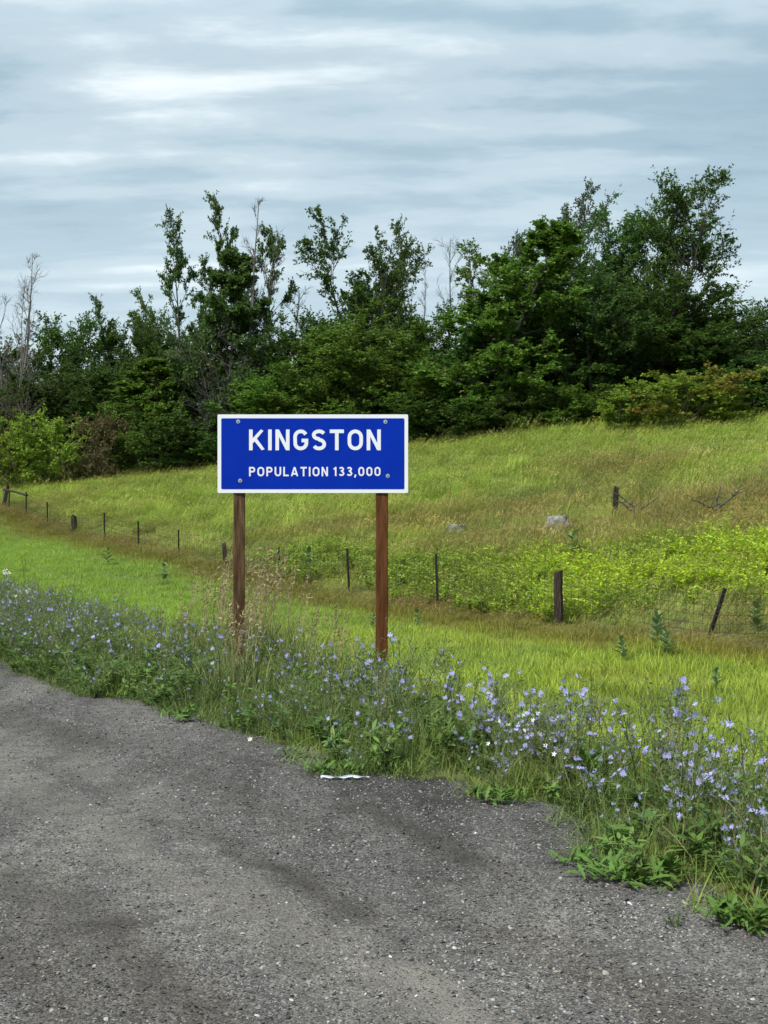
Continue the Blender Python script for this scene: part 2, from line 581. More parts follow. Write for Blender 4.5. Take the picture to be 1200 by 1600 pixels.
M['milkweed'] = leaf_mat('milkweed_leaf', [(0.07, 0.13, 0.035), (0.12, 0.19, 0.055), (0.09, 0.16, 0.045)], 0.25, obj_rand=0.2)
M['milk_stem'] = plain_mat('milkweed_stem', (0.13, 0.18, 0.09), 0.6)

# ------------------------------------------------------------------ ground, shoulder, road
def grid_mesh(name, ss, ts, zfun, mat, smooth=True):
    S, T = np.meshgrid(ss, ts, indexing='ij')
    X, Y = to_xy(S, T)
    Z = zfun(X, Y, S, T)
    v = np.stack([X, Y, Z], -1).reshape(-1, 3)
    idx = np.arange(len(ss) * len(ts)).reshape(len(ss), len(ts))
    f = np.stack([idx[:-1, :-1], idx[1:, :-1], idx[1:, 1:], idx[:-1, 1:]], -1).reshape(-1, 4)
    return Geo().add(v, f, 0, smooth).mesh(name, mat)


def steps(*parts):
    out = [parts[0][0]]
    for a, b, d in parts:
        k = max(1, int(round((b - a) / d)))
        out += list(np.linspace(a, b, k + 1)[1:])
    return np.array(out)


ss = steps((-900, -60, 120), (-60, -12, 8), (-12, -1, 1), (-1, 16, 0.35), (16, 60, 0.6), (60, 120, 6), (120, 900, 80))
ts = steps((-900, -60, 120), (-60, 0, 6), (0, 40, 0.5), (40, 90, 0.7), (90, 160, 6), (160, 900, 60))


def gz(X, Y, S, T):
    z = ground_z(X, Y)
    return z - 0.05 * sstep(0.35, 0.0, S - edge(T))


ground = obj('ground', grid_mesh('ground', ss, ts, gz, M['soil']))
tag(ground, kind='structure')


def shoulder_z(X, Y):
    s, t = to_st(X, Y)
    rut = (fbm(s * 1.3, t * 0.25, 31) - 0.5) * 0.035 + (fbm(X * 5, Y * 5, 32) - 0.5) * 0.012
    return rut * sstep(0.4, -0.4, s) + 0.004


tt = steps((-60, 0, 4), (0, 20, 0.07), (20, 120, 2))
uu = np.concatenate([np.linspace(-4.6, -0.3, 75), np.linspace(-0.24, 0.25, 8)])


STAINS = [(290, 1290, 430, 1360, .07, -.8), (430, 1360, 570, 1440, .08, -1.0), (570, 1440, 640, 1480, .06, -.5), (560, 1262, 740, 1350, .09, -.7), (740, 1350, 860, 1410, .09, -.5),
          (60, 1190, 230, 1290, .08, -.5), (230, 1290, 330, 1370, .07, -.5), (20, 1370, 160, 1450, .12, -.55), (160, 1450, 320, 1580, .10, -.65), (0, 1480, 90, 1590, .14, -.6),
          (120, 1170, 270, 1240, .22, .4), (690, 1395, 770, 1440, .08, .8), (600, 1430, 690, 1475, .09, .4), (640, 1530, 730, 1600, .10, .8), (60, 1130, 150, 1165, .16, -.35), (230, 1160, 420, 1195, .16, -.25), (450, 1300, 640, 1400, .18, .3)]


def stain_at(x, y):
    # damp dark streaks and pale silty patches lying on the gravel
    val = np.zeros(len(x))
    wx, wy = (fbm(x * 4, y * 3, 95) - .5) * .14, (fbm(x * 4 + 9, y * 3, 96) - .5) * .25
    for px0, py0, px1, py1, wd, am in STAINS:
        a = np.array([(px0 - 600) / F, 1.0]) * CAM_Z * F / (py0 - 800)
        b = np.array([(px1 - 600) / F, 1.0]) * CAM_Z * F / (py1 - 800)
        ab = b - a
        u = np.clip(((x + wx - a[0]) * ab[0] + (y + wy - a[1]) * ab[1]) / (ab @ ab), 0, 1)
        dd = np.hypot(x + wx - a[0] - u * ab[0], y + wy - a[1] - u * ab[1])
        val += am * np.exp(-(dd / wd) ** 2) * (.45 + 1.1 * fbm(x * 6, y * 6, 97))
    # faint wheel-polished lanes running with the road
    s, t = to_st(x, y)
    val += .40 * np.sin(s * 4.6 + 1.2 + 1.8 * fbm(s, t * .3, 98)) * (.4 + 1.1 * fbm(s * 5, t * .6, 99)) * sstep(-.2, -.6, s)
    return val


def shoulder_mesh():
    U, T = np.meshgrid(uu, tt, indexing='ij')
    E = edge(T)
    S = np.where(U > -1.5, U + E * np.clip((U + 1.5) / 1.5, 0, 1), U)
    X, Y = to_xy(S, T)
    Z = ground_z(X, Y) * 0 + shoulder_z(X, Y) + 0.25 * np.maximum(0, sm_interp(T, FT, FZ)) * sstep(25, 60, T) - 0.06 * sstep(0.1, 0.25, U)
    v = np.stack([X, Y, Z], -1).reshape(-1, 3)
    idx = np.arange(len(uu) * len(tt)).reshape(len(uu), len(tt))
    f = np.stack([idx[:-1, :-1], idx[1:, :-1], idx[1:, 1:], idx[:-1, 1:]], -1).reshape(-1, 4)
    me = Geo().add(v, f, 0, True).mesh('gravel_shoulder', M['gravel'])
    val = stain_at(v[:, 0], v[:, 1])
    at_ = me.attributes.new('stain', 'FLOAT', 'POINT')
    at_.data.foreach_set('value', val.astype(np.float32))
    return me


tag(obj('gravel_shoulder', shoulder_mesh()), kind='structure')
tag(obj('road', grid_mesh('road', np.linspace(-12.2, -4.55, 8), tt[::4], lambda X, Y, S, T: S * 0 + 0.012 + 0.25 * np.maximum(0, sm_interp(T, FT, FZ)) * sstep(25, 60, T), M['asphalt'])), kind='structure')

# ------------------------------------------------------------------ scatter (geometry nodes, for what nobody could count)
def scatter(name, pts, rot, scl, tint, idx, protos, label, cat):
    me = D.meshes.new(name)
    n = len(pts)
    me.vertices.add(n)
    me.vertices.foreach_set('co', np.asarray(pts, np.float32).ravel())
    for nm, ty, arr in (('rot', 'FLOAT_VECTOR', rot), ('scl', 'FLOAT_VECTOR', scl), ('tint', 'FLOAT_COLOR', np.concatenate([tint, np.ones((n, 1))], 1))):
        a = me.attributes.new(nm, ty, 'POINT')
        a.data.foreach_set('color' if ty == 'FLOAT_COLOR' else 'vector', np.asarray(arr, np.float32).ravel())
    a = me.attributes.new('pick', 'INT', 'POINT')
    a.data.foreach_set('value', np.asarray(idx, np.int32))
    me.update()
    col = D.collections.new(name + '_kinds')
    for i, pm in enumerate(protos):
        po = D.objects.new('%s_kind_%02d' % (name, i), pm)
        col.objects.link(po)
    ng = D.node_groups.new(name + '_scatter', 'GeometryNodeTree')
    ng.interface.new_socket('Geometry', in_out='INPUT', socket_type='NodeSocketGeometry')
    ng.interface.new_socket('Geometry', in_out='OUTPUT', socket_type='NodeSocketGeometry')
    g, l = ng.nodes, ng.links
    gi, go = g.new('NodeGroupInput'), g.new('NodeGroupOutput')
    ip = g.new('GeometryNodeInstanceOnPoints')
    ci = g.new('GeometryNodeCollectionInfo')
    ci.inputs['Collection'].default_value = col
    ci.inputs['Separate Children'].default_value = True
    ci.inputs['Reset Children'].default_value = True
    ip.inputs['Pick Instance'].default_value = True

    def na(nm, ty):
        x = g.new('GeometryNodeInputNamedAttribute')
        x.data_type = ty
        x.inputs['Name'].default_value = nm
        return x.outputs['Attribute']
    er = g.new('FunctionNodeEulerToRotation')
    l.new(na('rot', 'FLOAT_VECTOR'), er.inputs[0])
    l.new(er.outputs[0], ip.inputs['Rotation'])
    l.new(na('scl', 'FLOAT_VECTOR'), ip.inputs['Scale'])
    l.new(na('pick', 'INT'), ip.inputs['Instance Index'])
    l.new(ci.outputs[0], ip.inputs['Instance'])
    l.new(gi.outputs[0], ip.inputs['Points'])
    l.new(ip.outputs[0], go.inputs[0])
    o = obj(name, me)
    md = o.modifiers.new('scatter', 'NODES')
    md.node_group = ng
    tag(o, label, cat, kind='stuff')
    return o


def in_view(x, y, z=0.0, mx=170, my=200):
    y_ = np.maximum(y, 0.5)
    px, py = 600 + x / y_ * F, 800 - (z - CAM_Z) / y_ * F
    return (y > 2.5) & (px > -mx) & (px < 1200 + mx) & (py < 1600 + my)


def jitter(s0, s1, t0, t1, d, r=rng):
    S, T = np.meshgrid(np.arange(s0, s1, d), np.arange(t0, t1, d))
    S = S.ravel() + r.uniform(-.5, .5, S.size) * d
    T = T.ravel() + r.uniform(-.5, .5, T.size) * d
    X, Y = to_xy(S, T)
    Z = ground_z(X, Y)
    k = in_view(X, Y, Z)
    return S[k], T[k], X[k], Y[k], Z[k]


def disc(n, rad, r):
    a, q = r.uniform(0, 2 * math.pi, n), rad * np.sqrt(r.uniform(0, 1, n))
    return np.stack([q * np.cos(a), q * np.sin(a), np.zeros(n)], -1)


def patch(seed, n, rad, h, w, bend, lean, mat, k=4, seeds=0, mat_seed=None, name='tuft', sink=0.03):
    r = np.random.default_rng(seed)
    g = Geo()
    b = disc(n, rad, r)
    b[:, 2] -= sink
    az = r.normal(0, lean, n)
    if lean > 3:
        az = r.uniform(0, 2 * math.pi, n)
    add_blades(g, b, az, r.uniform(*h, n), r.uniform(*w, n), r.uniform(*bend, n), k=k)
    mats = [mat]
    if seeds:
        mats.append(mat_seed)
        b = disc(seeds, rad, r)
        b[:, 2] -= sink
        az = r.normal(0, min(lean, 1.2), seeds)
        hh = r.uniform(h[1] * 0.85, h[1] * 1.3, seeds)
        d = np.stack([np.cos(az) * .35, np.sin(az) * .35, np.ones(seeds)], -1)
        P = grow(b, d, hh, 5, np.stack([np.cos(az) * .5, np.sin(az) * .5, np.zeros(seeds)], -1), 0.04, r)
        R = np.linspace(1, 0.5, 5)[None] * r.uniform(.0012, .0022, seeds)[:, None]
        g.add(*tubes(P, R, 3), mat=1)
        for j in range(5):
            q = P[:, -1] + (P[:, -2] - P[:, -1]) * (j * 0.16)
            dd = unit(P[:, -1] - P[:, -2]) + r.normal(0, .35, (seeds, 3))
            add_leaves(g, q, dd, r.normal(0, 1, (seeds, 3)), r.uniform(.04, .09, seeds), r.uniform(.008, .016, seeds), 1)
    return g.mesh(name, mats)


def blobs(X, Y, lst):
    """weight of each patch of other growth: (px, py, radius along x, radius along y)"""
    out = np.zeros(len(X))
    for px, py, rx, ry in lst:
        cx, cy = px2ground(px, py)
        dx, dy = (X - cx) / rx, (Y - cy) / ry
        out = np.maximum(out, np.exp(-(dx * dx + dy * dy)))
    return out


def mixc(a, b, w):
    return a * (1 - w[:, None]) + np.asarray(b)[None] * w[:, None]


# mown grass between the verge and the fence
S, T, X, Y, Z = jitter(1.6, 15.0, 2, 92, 0.27)
n = len(S)
protos = [patch(10 + i, 150, 0.26, (.06, .16), (.004, .008), (.2, .9), 9, M['mown'], k=3, name='mown_tuft') for i in range(4)]
protos += [patch(20 + i, 80, 0.24, (.10, .30), (.006, .012), (.4, 1.3), 9, M['mown'], k=4, name='coarse_tuft') for i in range(3)]
ten = np.array([1.0, 0.98, 0.8])
tint = np.repeat(ten[None], n, 0)
f1 = fbm(X * 0.5, Y * 0.25, 41)
tint = mixc(tint, (1.25, 1.22, 0.75), sstep(0.35, 0.75, f1) * 0.8)
tint = mixc(tint, (1.1, .88, .75), sstep(.6, .8, fbm(X * .45, Y * .3, 46)) * .5)
tint = mixc(tint, (0.62, 0.70, 0.6), sstep(0.5, 0.75, fbm(X * 1.6, Y * 0.9, 42)) * 0.8)
tint *= np.where(rng.uniform(0, 1, n) < .12, 1.35, 1.0)[:, None]
tint = mixc(tint, (0.92, 1.10, 0.85), sstep(22, 36, T) * 0.8)
tint *= 1 + .18 * sstep(.45, .8, fbm(X * .25, Y * .12, 47))[:, None]
tint = mixc(tint, (0.80, 0.50, 0.48), np.clip(sstep(12.6, 14.6, S + (f1 - .5) * 2.5), 0, 1) * 0.85)
hs = 1.0 + .9 * (rng.uniform(0, 1, n) < .10) + 1.3 * sstep(22, 8, T) * sstep(0.3, 0.8, fbm(X * .8, Y * .8, 43)) + 0.3 * sstep(12.5, 14.5, S)
scatter('mown_grass', np.stack([X, Y, Z], -1), np.stack([rng.normal(0, .08, n), rng.normal(0, .08, n), rng.uniform(0, 6.28, n)], -1),
        np.stack([np.full(n, 1.15), np.full(n, 1.15), np.minimum(hs, 1.9) * rng.uniform(.6, 1.3, n)], -1), tint, np.where(rng.uniform(0, 1, n) < .12 + .75 * sstep(26, 12, T) * sstep(.3, .6, fbm(X * .9, Y * .9, 48)), 4 + rng.integers(0, 3, n), rng.integers(0, 4, n)), protos,
        'bright green short grass strip between the flower verge and the wire fence', 'grass')

# long grass of the field, blown to the right
S, T, X, Y, Z = jitter(14.6, 62, 8, 100, 0.42)
keep = S < sm_interp(T, LT, LS) + 3.0
S, T, X, Y, Z = (a[keep] for a in (S, T, X, Y, Z))
n = len(S)
protos = [patch(30 + i, 120, 0.42, (.22, .5), (.006, .012), (.3, 1.1), 1.0, M['grass'], k=4, seeds=(10 if i < 3 else 26), mat_seed=M['seed'], name='field_tuft') for i in range(5)]
tint = np.repeat(np.array([[1.22, 1.28, 0.85]]), n, 0)
f1, f2 = fbm(X * 0.16, Y * 0.22, 51), fbm(X * 0.6, Y * 0.8, 52)
tint = mixc(tint, (1.5, 1.6, 0.8), sstep(0.45, 0.7, f1) * 0.75)
tint = mixc(tint, (1.05, 0.95, 0.75), sstep(0.52, 0.75, f2) * 0.5)
tint = mixc(tint, (0.62, 0.70, 0.6), sstep(0.5, 0.7, fbm(X * 1.1, Y * 0.9, 53)) * 0.7)
tint = mixc(tint, (1.5, 1.35, 1.1), sstep(0.55, 0.75, fbm(X * .7, Y * 1.2, 54)) * 0.5)
brown = blobs(X, Y, [(60, 800, 3, 4), (130, 815, 3, 3), (215, 845, 2, 2), (560, 825, 4, 1.2), (760, 815, 4, 1.6), (1000, 735, 2.5, 1.5), (920, 725, 2, 1.2), (1100, 800, 4, 2.2), (1180, 810, 4, 3), (1000, 850, 5, 1.3), (780, 850, 3, 1.2), (1180, 1000, 2, 2), (1000, 1010, 3, 1.2), (600, 955, 3, 1.0), (700, 975, 3, .8)])
tint = mixc(tint, (1.0, 0.76, 0.70), np.clip(brown * 1.0, 0, .6))
bright = blobs(X, Y, [(1120, 665, 6, 5), (1000, 690, 6, 3), (720, 745, 4, 4), (300, 780, 5, 6), (60, 770, 5, 4), (220, 780, 5, 5), (420, 800, 4, 4), (1150, 730, 3, 2), (830, 690, 5, 3), (700, 780, 3, 1.5)])
tint = mixc(tint, (1.25, 1.45, 0.7), np.clip(bright, 0, .8))
tint = mixc(tint, (0.72, 0.48, 0.42), (1 - sstep(15.0, 16.6, S)) * 0.75)
tus = (rng.uniform(0, 1, n) < .07 + .12 * sstep(.5, .7, fbm(X * .5, Y * .5, 57)))
tint *= np.where(tus, rng.choice([.6, .75, 1.3], n), 1.0)[:, None]
hs = rng.uniform(.55, 1.25, n) * (1 + .9 * tus) * (1 + 0.35 * sstep(0.5, 0.8, f2)) * (1 - 0.25 * sstep(40, 70, Y)) * (1 - .42 * sstep(19, 16.2, S))
sc = rng.uniform(.95, 1.2, n)
hs *= 1 - .6 * blobs(X, Y, [(1111, 1015, 1.6, 1.6), (872, 985, .8, 1.0)])
pick = np.where(brown + rng.uniform(0, .6, n) > .6, 3 + rng.integers(0, 2, n), rng.integers(0, 3, n))
scatter('field_grass', np.stack([X, Y, Z], -1), np.stack([rng.normal(0, .10, n), rng.normal(0.12, .10, n), rng.normal(-.1, .7, n)], -1),
        np.stack([sc, sc, hs], -1), tint, pick, protos, 'long uncut olive and brown grass leaning in the wind over the rising field', 'grass')


# leafy weeds behind the fence
def weed_mesh(seed, H, nl, L, W, spread=0.12, stems=3, mats=None, six=False):
    r = np.random.default_rng(seed)
    g = Geo()
    b = disc(stems, spread, r)
    d = np.concatenate([r.normal(0, .18, (stems, 2)), np.ones((stems, 1))], 1)
    hh = H * r.uniform(.7, 1.05, stems)
    P = grow(b, d, hh, 6, np.zeros((stems, 3)), .06, r)
    R = np.linspace(.005, .002, 6)[None].repeat(stems, 0)
    g.add(*tubes(P, R, 3), mat=0)
    tot = stems * nl
    si = np.repeat(np.arange(stems), nl)
    u = r.uniform(.12, 1, tot) ** .8 * 4.99
    i = u.astype(int)
    fr = (u - i)[:, None]
    q = P[si, i] * (1 - fr) + P[si, i + 1] * fr
    az = r.uniform(0, 6.28, tot)
    dd = np.stack([np.cos(az), np.sin(az), r.uniform(-.1, .8, tot)], -1)
    nn = np.stack([-np.cos(az) * .4, -np.sin(az) * .4, np.ones(tot)], -1) + r.normal(0, .25, (tot, 3))
    add_leaves(g, q, dd, nn, r.uniform(.6, 1.1, tot) * L, r.uniform(.7, 1.1, tot) * W, 1, six=six)
    return g.mesh('weed', mats)


wm = [M['weed_stem'], M['weed']]
protos = [weed_mesh(50, .75, 26, .11, .032, .16, 5, wm), weed_mesh(51, .9, 30, .12, .03, .15, 5, wm), weed_mesh(52, .6, 20, .13, .055, .15, 5, wm), weed_mesh(53, .5, 18, .14, .07, .2, 6, wm)]
S, T, X, Y, Z = jitter(15.3, 34, 8, 60, 0.30)
px, py = to_px(X, Y, Z)
w = blobs(X, Y, [(1100, 890, 4.5, 3.4), (950, 900, 4, 3.2), (800, 905, 2.5, 3), (1190, 900, 4, 3), (700, 905, 2, 3), (880, 960, 2, 1.2), (760, 960, 1.5, 1.0), (480, 890, 1.5, 2.5), (560, 890, 1.2, 2), (640, 900, 1.4, 2)])
k = w * (.7 + .9 * fbm(X * .8, Y * .8, 63)) > rng.uniform(.25, 1.1, len(w))
S, T, X, Y, Z, w, px = (a[k] for a in (S, T, X, Y, Z, w, px))
n = len(S)
tint = np.repeat(np.array([[1.0, 1.1, 0.8]]), n, 0)
tint = mixc(tint, (1.55, 1.65, 0.6), np.clip(sstep(650, 950, px) * sstep(.35, .65, fbm(X * .5, Y * .5, 61) + .1), 0, 1))
tint *= rng.uniform(.75, 1.2, (n, 1))
sc = rng.uniform(.75, 1.2, n)
scatter('leafy_weeds', np.stack([X, Y, Z], -1), np.stack([rng.normal(0, .1, n), rng.normal(0, .1, n), rng.uniform(0, 6.28, n)], -1),
        np.stack([sc, sc, sc], -1), tint, rng.integers(0, 4, n), protos, 'yellow-green leafy weeds crowding behind the wire fence on the right', 'weeds')

# ------------------------------------------------------------------ verge: grass, chicory, rosettes
M['verge_leaf'] = leaf_mat('verge_herb_leaf', [(0.05, 0.10, 0.022), (0.08, 0.15, 0.03), (0.12, 0.20, 0.04), (0.07, 0.12, 0.03)], 0.25, tint=True)
vm = [M['weed_stem'], M['verge_leaf']]
protos = [weed_mesh(60, .22, 12, .10, .026, .08, 4, vm, True), weed_mesh(61, .30, 12, .08, .022, .08, 4, vm, True), weed_mesh(62, .14, 12, .12, .036, .07, 3, vm, True)]
S, T, X, Y, Z = jitter(-0.2, 3.0, 1, 26, 0.15)
d = S - edge(T)
k = sstep(-.02, .06, d) * (1 - sstep(1.0, 2.6, d)) * (.25 + .75 * sstep(.4, .65, fbm(X * 1.8, Y * 1.8, 77))) * .8 > rng.uniform(0, 1, len(S))
S, T, X, Y, Z, d = (a[k] for a in (S, T, X, Y, Z, d))
n = len(S)
sc = rng.uniform(.7, 1.3, n) * (.55 + .45 * sstep(0, .5, d))
scatter('verge_herbs', np.stack([X, Y, Z], -1), np.stack([rng.normal(0, .15, n), rng.normal(0, .15, n), rng.uniform(0, 6.28, n)], -1),
        np.stack([sc, sc, sc], -1), np.ones((n, 3)) * rng.uniform(.7, 1.35, (n, 1)) * np.array([[1., 1., .9]]), rng.integers(0, 3, n), protos, 'low leafy green herbs carpeting the gravel edge under the chicory', 'ground cover')
S, T, X, Y, Z = jitter(-0.3, 4.6, 1, 46, 0.17)
E = edge(T)
d = S - E
lim = .5 + .5 * sstep(5, 12, T)
dens = sstep(-0.02, 0.12, d) * (1 - sstep(2.4 * lim, 3.8 * lim, d)) * np.where(T > 20, .7, 1)
k = dens > rng.uniform(0, 1, len(S))
S, T, X, Y, Z, d = (a[k] for a in (S, T, X, Y, Z, d))
n = len(S)
protos = [patch(70 + i, 70, .15, (.10, .30), (.003, .0065), (.2, 1.0), 9, M['road_grass'], k=5, name='verge_tuft') for i in range(4)]
tint = np.repeat(np.array([[1.0, 1.0, .9]]), n, 0)
tint = mixc(tint, (1.5, 1.4, .9), sstep(.5, .75, fbm(X * 1.5, Y * 1.5, 71)) * .7)
tint = mixc(tint, (.6, .7, .65), sstep(.5, .75, fbm(X * 2.5, Y * 2.5, 72)) * .7)
sc = rng.uniform(.8, 1.3, n)
hh = sc * (.30 + .8 * sstep(0, .6, d)) * rng.uniform(.7, 1.3, n)
scatter('verge_grass', np.stack([X, Y, Z], -1), np.stack([rng.normal(0, .1, n), rng.normal(0, .1, n), rng.uniform(0, 6.28, n)], -1),
        np.stack([sc, sc, hh], -1), tint, rng.integers(0, 4, n), protos, 'dark green rough grass among the blue flowers along the gravel', 'grass')


def flower_geo(g, C, nrm, R, mat, r, np_=9):
    """star of petals round C"""
    n = len(C)
    nrm = unit(nrm)
    ref = np.where(np.abs(nrm[:, 2:3]) > .8, np.array([[1., 0, 0]]), np.array([[0, 0, 1.]]))
    a = unit(np.cross(nrm, ref)); b = np.cross(nrm, a)
    for j in range(np_):
        th = 2 * math.pi * j / np_ + r.uniform(-.12, .12, n)
        d = a * np.cos(th)[:, None] + b * np.sin(th)[:, None] + nrm * r.uniform(.05, .4, n)[:, None]
        add_leaves(g, C, d, nrm, R * r.uniform(.85, 1.1, n), R * .5, mat, fold=.05)


def chicory_parts(seed, H):
    """branching wiry plant: stems, leaves, flower places"""
    r = np.random.default_rng(seed)
    gs, gl = Geo(), Geo()
    ns = r.integers(4, 7)
    b = disc(ns, .05, r)
    dr = np.concatenate([r.normal(0, .38, (ns, 2)), np.ones((ns, 1))], 1)
    P = grow(b, dr, H * r.uniform(.75, 1.15, ns), 8, np.array([[0.10, 0, .1]]).repeat(ns, 0), .10, r)
    gs.add(*tubes(P, np.linspace(.0036, .0014, 8)[None].repeat(ns, 0), 4), mat=0)
    nb = 7
    si = np.repeat(np.arange(ns), nb)
    u = r.uniform(1.5, 6.9, ns * nb); i = u.astype(int); fr = (u - i)[:, None]
    q = P[si, i] * (1 - fr) + P[si, i + 1] * fr
    pd = unit(P[si, i + 1] - P[si, i])
    d = unit(pd + r.normal(0, .55, q.shape) + np.array([0, 0, .2]))
    B = grow(q, d, H * r.uniform(.12, .42, len(q)), 5, np.array([[0, 0, .25]]).repeat(len(q), 0), .10, r)
    gs.add(*tubes(B, np.linspace(.0020, .0010, 5)[None].repeat(len(q), 0), 3), mat=0)
    # small leaves and buds on the stems
    allp = np.concatenate([P[:, 1:].reshape(-1, 3), B[:, 1:].reshape(-1, 3)])
    m = len(allp)
    add_leaves(gl, allp, r.normal(0, 1, (m, 3)) + np.array([0, 0, .5]), r.normal(0, 1, (m, 3)), r.uniform(.015, .05, m), r.uniform(.005, .012, m), 0)
    # basal leaves
    nl = 16
    az = r.uniform(0, 6.28, nl)
    dd = np.stack([np.cos(az), np.sin(az), r.uniform(.2, 1.1, nl)], -1)
    add_leaves(gl, disc(nl, .04, r), dd, np.stack([-np.cos(az), -np.sin(az), np.ones(nl)], -1), r.uniform(.10, .22, nl), r.uniform(.022, .045, nl), 0, six=True)
    cand = np.concatenate([B[:, -1], B[:, -3], P[:, -1], P[:, -3]])
    fl = cand[r.permutation(len(cand))[:int(r.integers(9, 15))]]
    nr = r.normal(0, .6, fl.shape) + np.array([-.1, -.6, .45])
    chicory_parts.more = cand[r.permutation(len(cand))[:8]]
    return gs, gl, fl, nr


chic = []
for i in range(5):
    gs, gl, fl, nr = chicory_parts(100 + i, .52)
    r = np.random.default_rng(200 + i)
    g = Geo()
    for src, mi in ((gs, 0), (gl, 1)):
        off = g.n
        for v in src.v:
            g.v.append(v)
            g.n += len(v)
        for f, m_, s_ in src.f:
            g.f.append((f + off, mi, s_))
    flower_geo(g, fl, nr, np.full(len(fl), .018), 2, r, 7)
    chic.append(dict(more=chicory_parts.more, stem=gs.mesh('chicory_stem', M['ch_stem']), leaf=gl.mesh('chicory_leaves', M['ch_leaf']), fl=fl, nr=nr,
                     all=g.mesh('chicory_far', [M['ch_stem_i'], M['ch_leaf_i'], M['ch_flow_i']])))
gf = Geo()
flower_geo(gf, np.zeros((1, 3)), np.array([[0, 0, 1.]]), np.array([.0215]), 0, np.random.default_rng(3), 8)
flower_me = gf.mesh('chicory_flower', M['ch_flow'])
flower_me2 = Geo()
flower_geo(flower_me2, np.zeros((1, 3)), np.array([[0, 0, 1.]]), np.array([.015]), 0, np.random.default_rng(4), 6)
flower_me2 = flower_me2.mesh('chicory_flower_half_open', M['ch_flow'])

S, T, X, Y, Z = jitter(0.0, 6.5, 1.5, 50, 0.20)
E = edge(T)
d = S - E
lim = .55 + .45 * sstep(5, 12, T)
dens = sstep(.04, .20, d) * (1 - sstep(1.1 * lim, 2.8 * lim, d)) * .85 + .34 * sstep(2.0, 3.0, d) * (1 - sstep(4.5, 6.4, d)) * sstep(17, 24, T)
dens *= .22 + 1.1 * sstep(.38, .62, fbm(X * 1.0, Y * 1.0, 81)) + .4 * sstep(5.5, 4, T)
k = dens > rng.uniform(0, 1, len(S))
S, T, X, Y, Z, d = (a[k] for a in (S, T, X, Y, Z, d))
order = np.argsort(Y)
S, T, X, Y, Z, d = (a[order] for a in (S, T, X, Y, Z, d))
pxx, pyy = to_px(X, Y, Z)
vis = (pxx > -40) & (pxx < 1240) & (pyy < 1620)
near_idx = np.nonzero(vis)[0][:200]
nearmask = np.zeros(len(X), bool)
nearmask[near_idx] = True
far = ~nearmask
n = int(far.sum())
sc = rng.uniform(.6, 1.3, n)
scatter('chicory_bed', np.stack([X, Y, Z], -1)[far], np.stack([rng.normal(0, .12, n), rng.normal(0, .12, n), rng.uniform(-.9, .9, n)], -1),
        np.stack([sc, sc, sc], -1), np.ones((n, 3)) * rng.uniform(.85, 1.15, (n, 1)), rng.integers(0, 5, n), [c['all'] for c in chic],
        'mass of wiry blue chicory flowering along the far verge', 'chicory')
for i in near_idx:
    c = chic[int(rng.integers(0, 5))]
    right = X[i] > 0.55
    e = obj('chicory_plant', None, None, (X[i], Y[i], Z[i]), (rng.normal(0, .1), rng.normal(0, .1), rng.uniform(-.9, .9)))
    k_ = rng.uniform(.6, 1.25) * (.6 + .4 * sstep(0, .6, d[i]))
    e.scale = (k_, k_, k_)
    lab = ('wiry blue chicory plant in bloom beside the near gravel at lower right' if right else
           'wiry blue chicory plant in bloom in front of the sign posts' if Y[i] > 7.9 and X[i] > -1.8 else
           'wiry blue chicory plant in bloom on the verge by the gravel')
    tag(e, lab, 'flowering plant', {True: 'chicory plants by the gravel at lower right'}.get(bool(right), 'chicory plants in front of the sign' if 'sign' in lab else 'chicory plants along the middle verge'))
    obj('stem', c['stem'], e)
    obj('foliage', c['leaf'], e)
    for q, nn in zip(c['fl'], c['nr']):
        if not right and rng.uniform() < .15:
            continue
        obj('flower', flower_me if rng.uniform() < .7 else flower_me2, e, q, Vector(nn).to_track_quat('Z', 'Y').to_euler())

# the nearest corner blooms thickest
for e in [o for o in COL.objects if o.get('group') == 'chicory plants by the gravel at lower right']:
    c = next(c for c in chic if any(ch.data == c['stem'] for ch in e.children))
    for q in c['more']:
        obj('flower', flower_me if rng.uniform() < .5 else flower_me2, e, q, (rng.uniform(.3, 1.4), rng.normal(0, .3), rng.uniform(-.9, .9)))

# loose stones
def chip_mesh(seed):
    r = np.random.default_rng(seed)
    v = np.array([[1, 0, 0], [-1, 0, 0], [0, 1, 0], [0, -1, 0], [0, 0, .55], [0, 0, -.55], [.7, .7, .2], [-.7, .6, .25], [.6, -.7, .25], [-.65, -.65, .15]], float)
    v = v * r.uniform(.65, 1.2, v.shape)
    import bmesh
    bm = bmesh.new()
    for p in v:
        bm.verts.new(p)
    bmesh.ops.convex_hull(bm, input=bm.verts)
    loose = [x for x in bm.verts if not x.link_faces]
    bmesh.ops.delete(bm, geom=loose, context='VERTS')
    me = D.meshes.new('stone_chip')
    bm.to_mesh(me)
    bm.free()
    me.materials.append(M['chip'])
    return me


chips = [chip_mesh(i) for i in range(6)]
n = 190000
Yc = 3.2 * np.exp(rng.uniform(0, 1, n) * math.log(17 / 3.2))
Xc = rng.uniform(-.40, .40, n) * Yc
s_, t_ = to_st(Xc, Yc)
fz = fbm(s_ * 1.4, t_ * .35, 91)
k = (s_ < edge(t_) + .12) & (rng.uniform(0, 1, n) < .35 + .65 * sstep(.3, .65, fz))
Xc, Yc, s_, t_ = Xc[k], Yc[k], s_[k], t_[k]
n = len(Xc)
siz = .0022 + .0034 * rng.exponential(.45, n)
siz = np.clip(siz * (.75 + Yc * .05), 0, .0095)
g_ = rng.choice([.05, .08, .12, .16, .22, .32, .42], n, p=[.26, .26, .24, .15, .07, .018, .002])
tint = g_[:, None] * np.array([[1.02, .985, .94]]) * rng.uniform(.85, 1.15, (n, 1)) * rng.uniform(.98, 1.02, (n, 3))
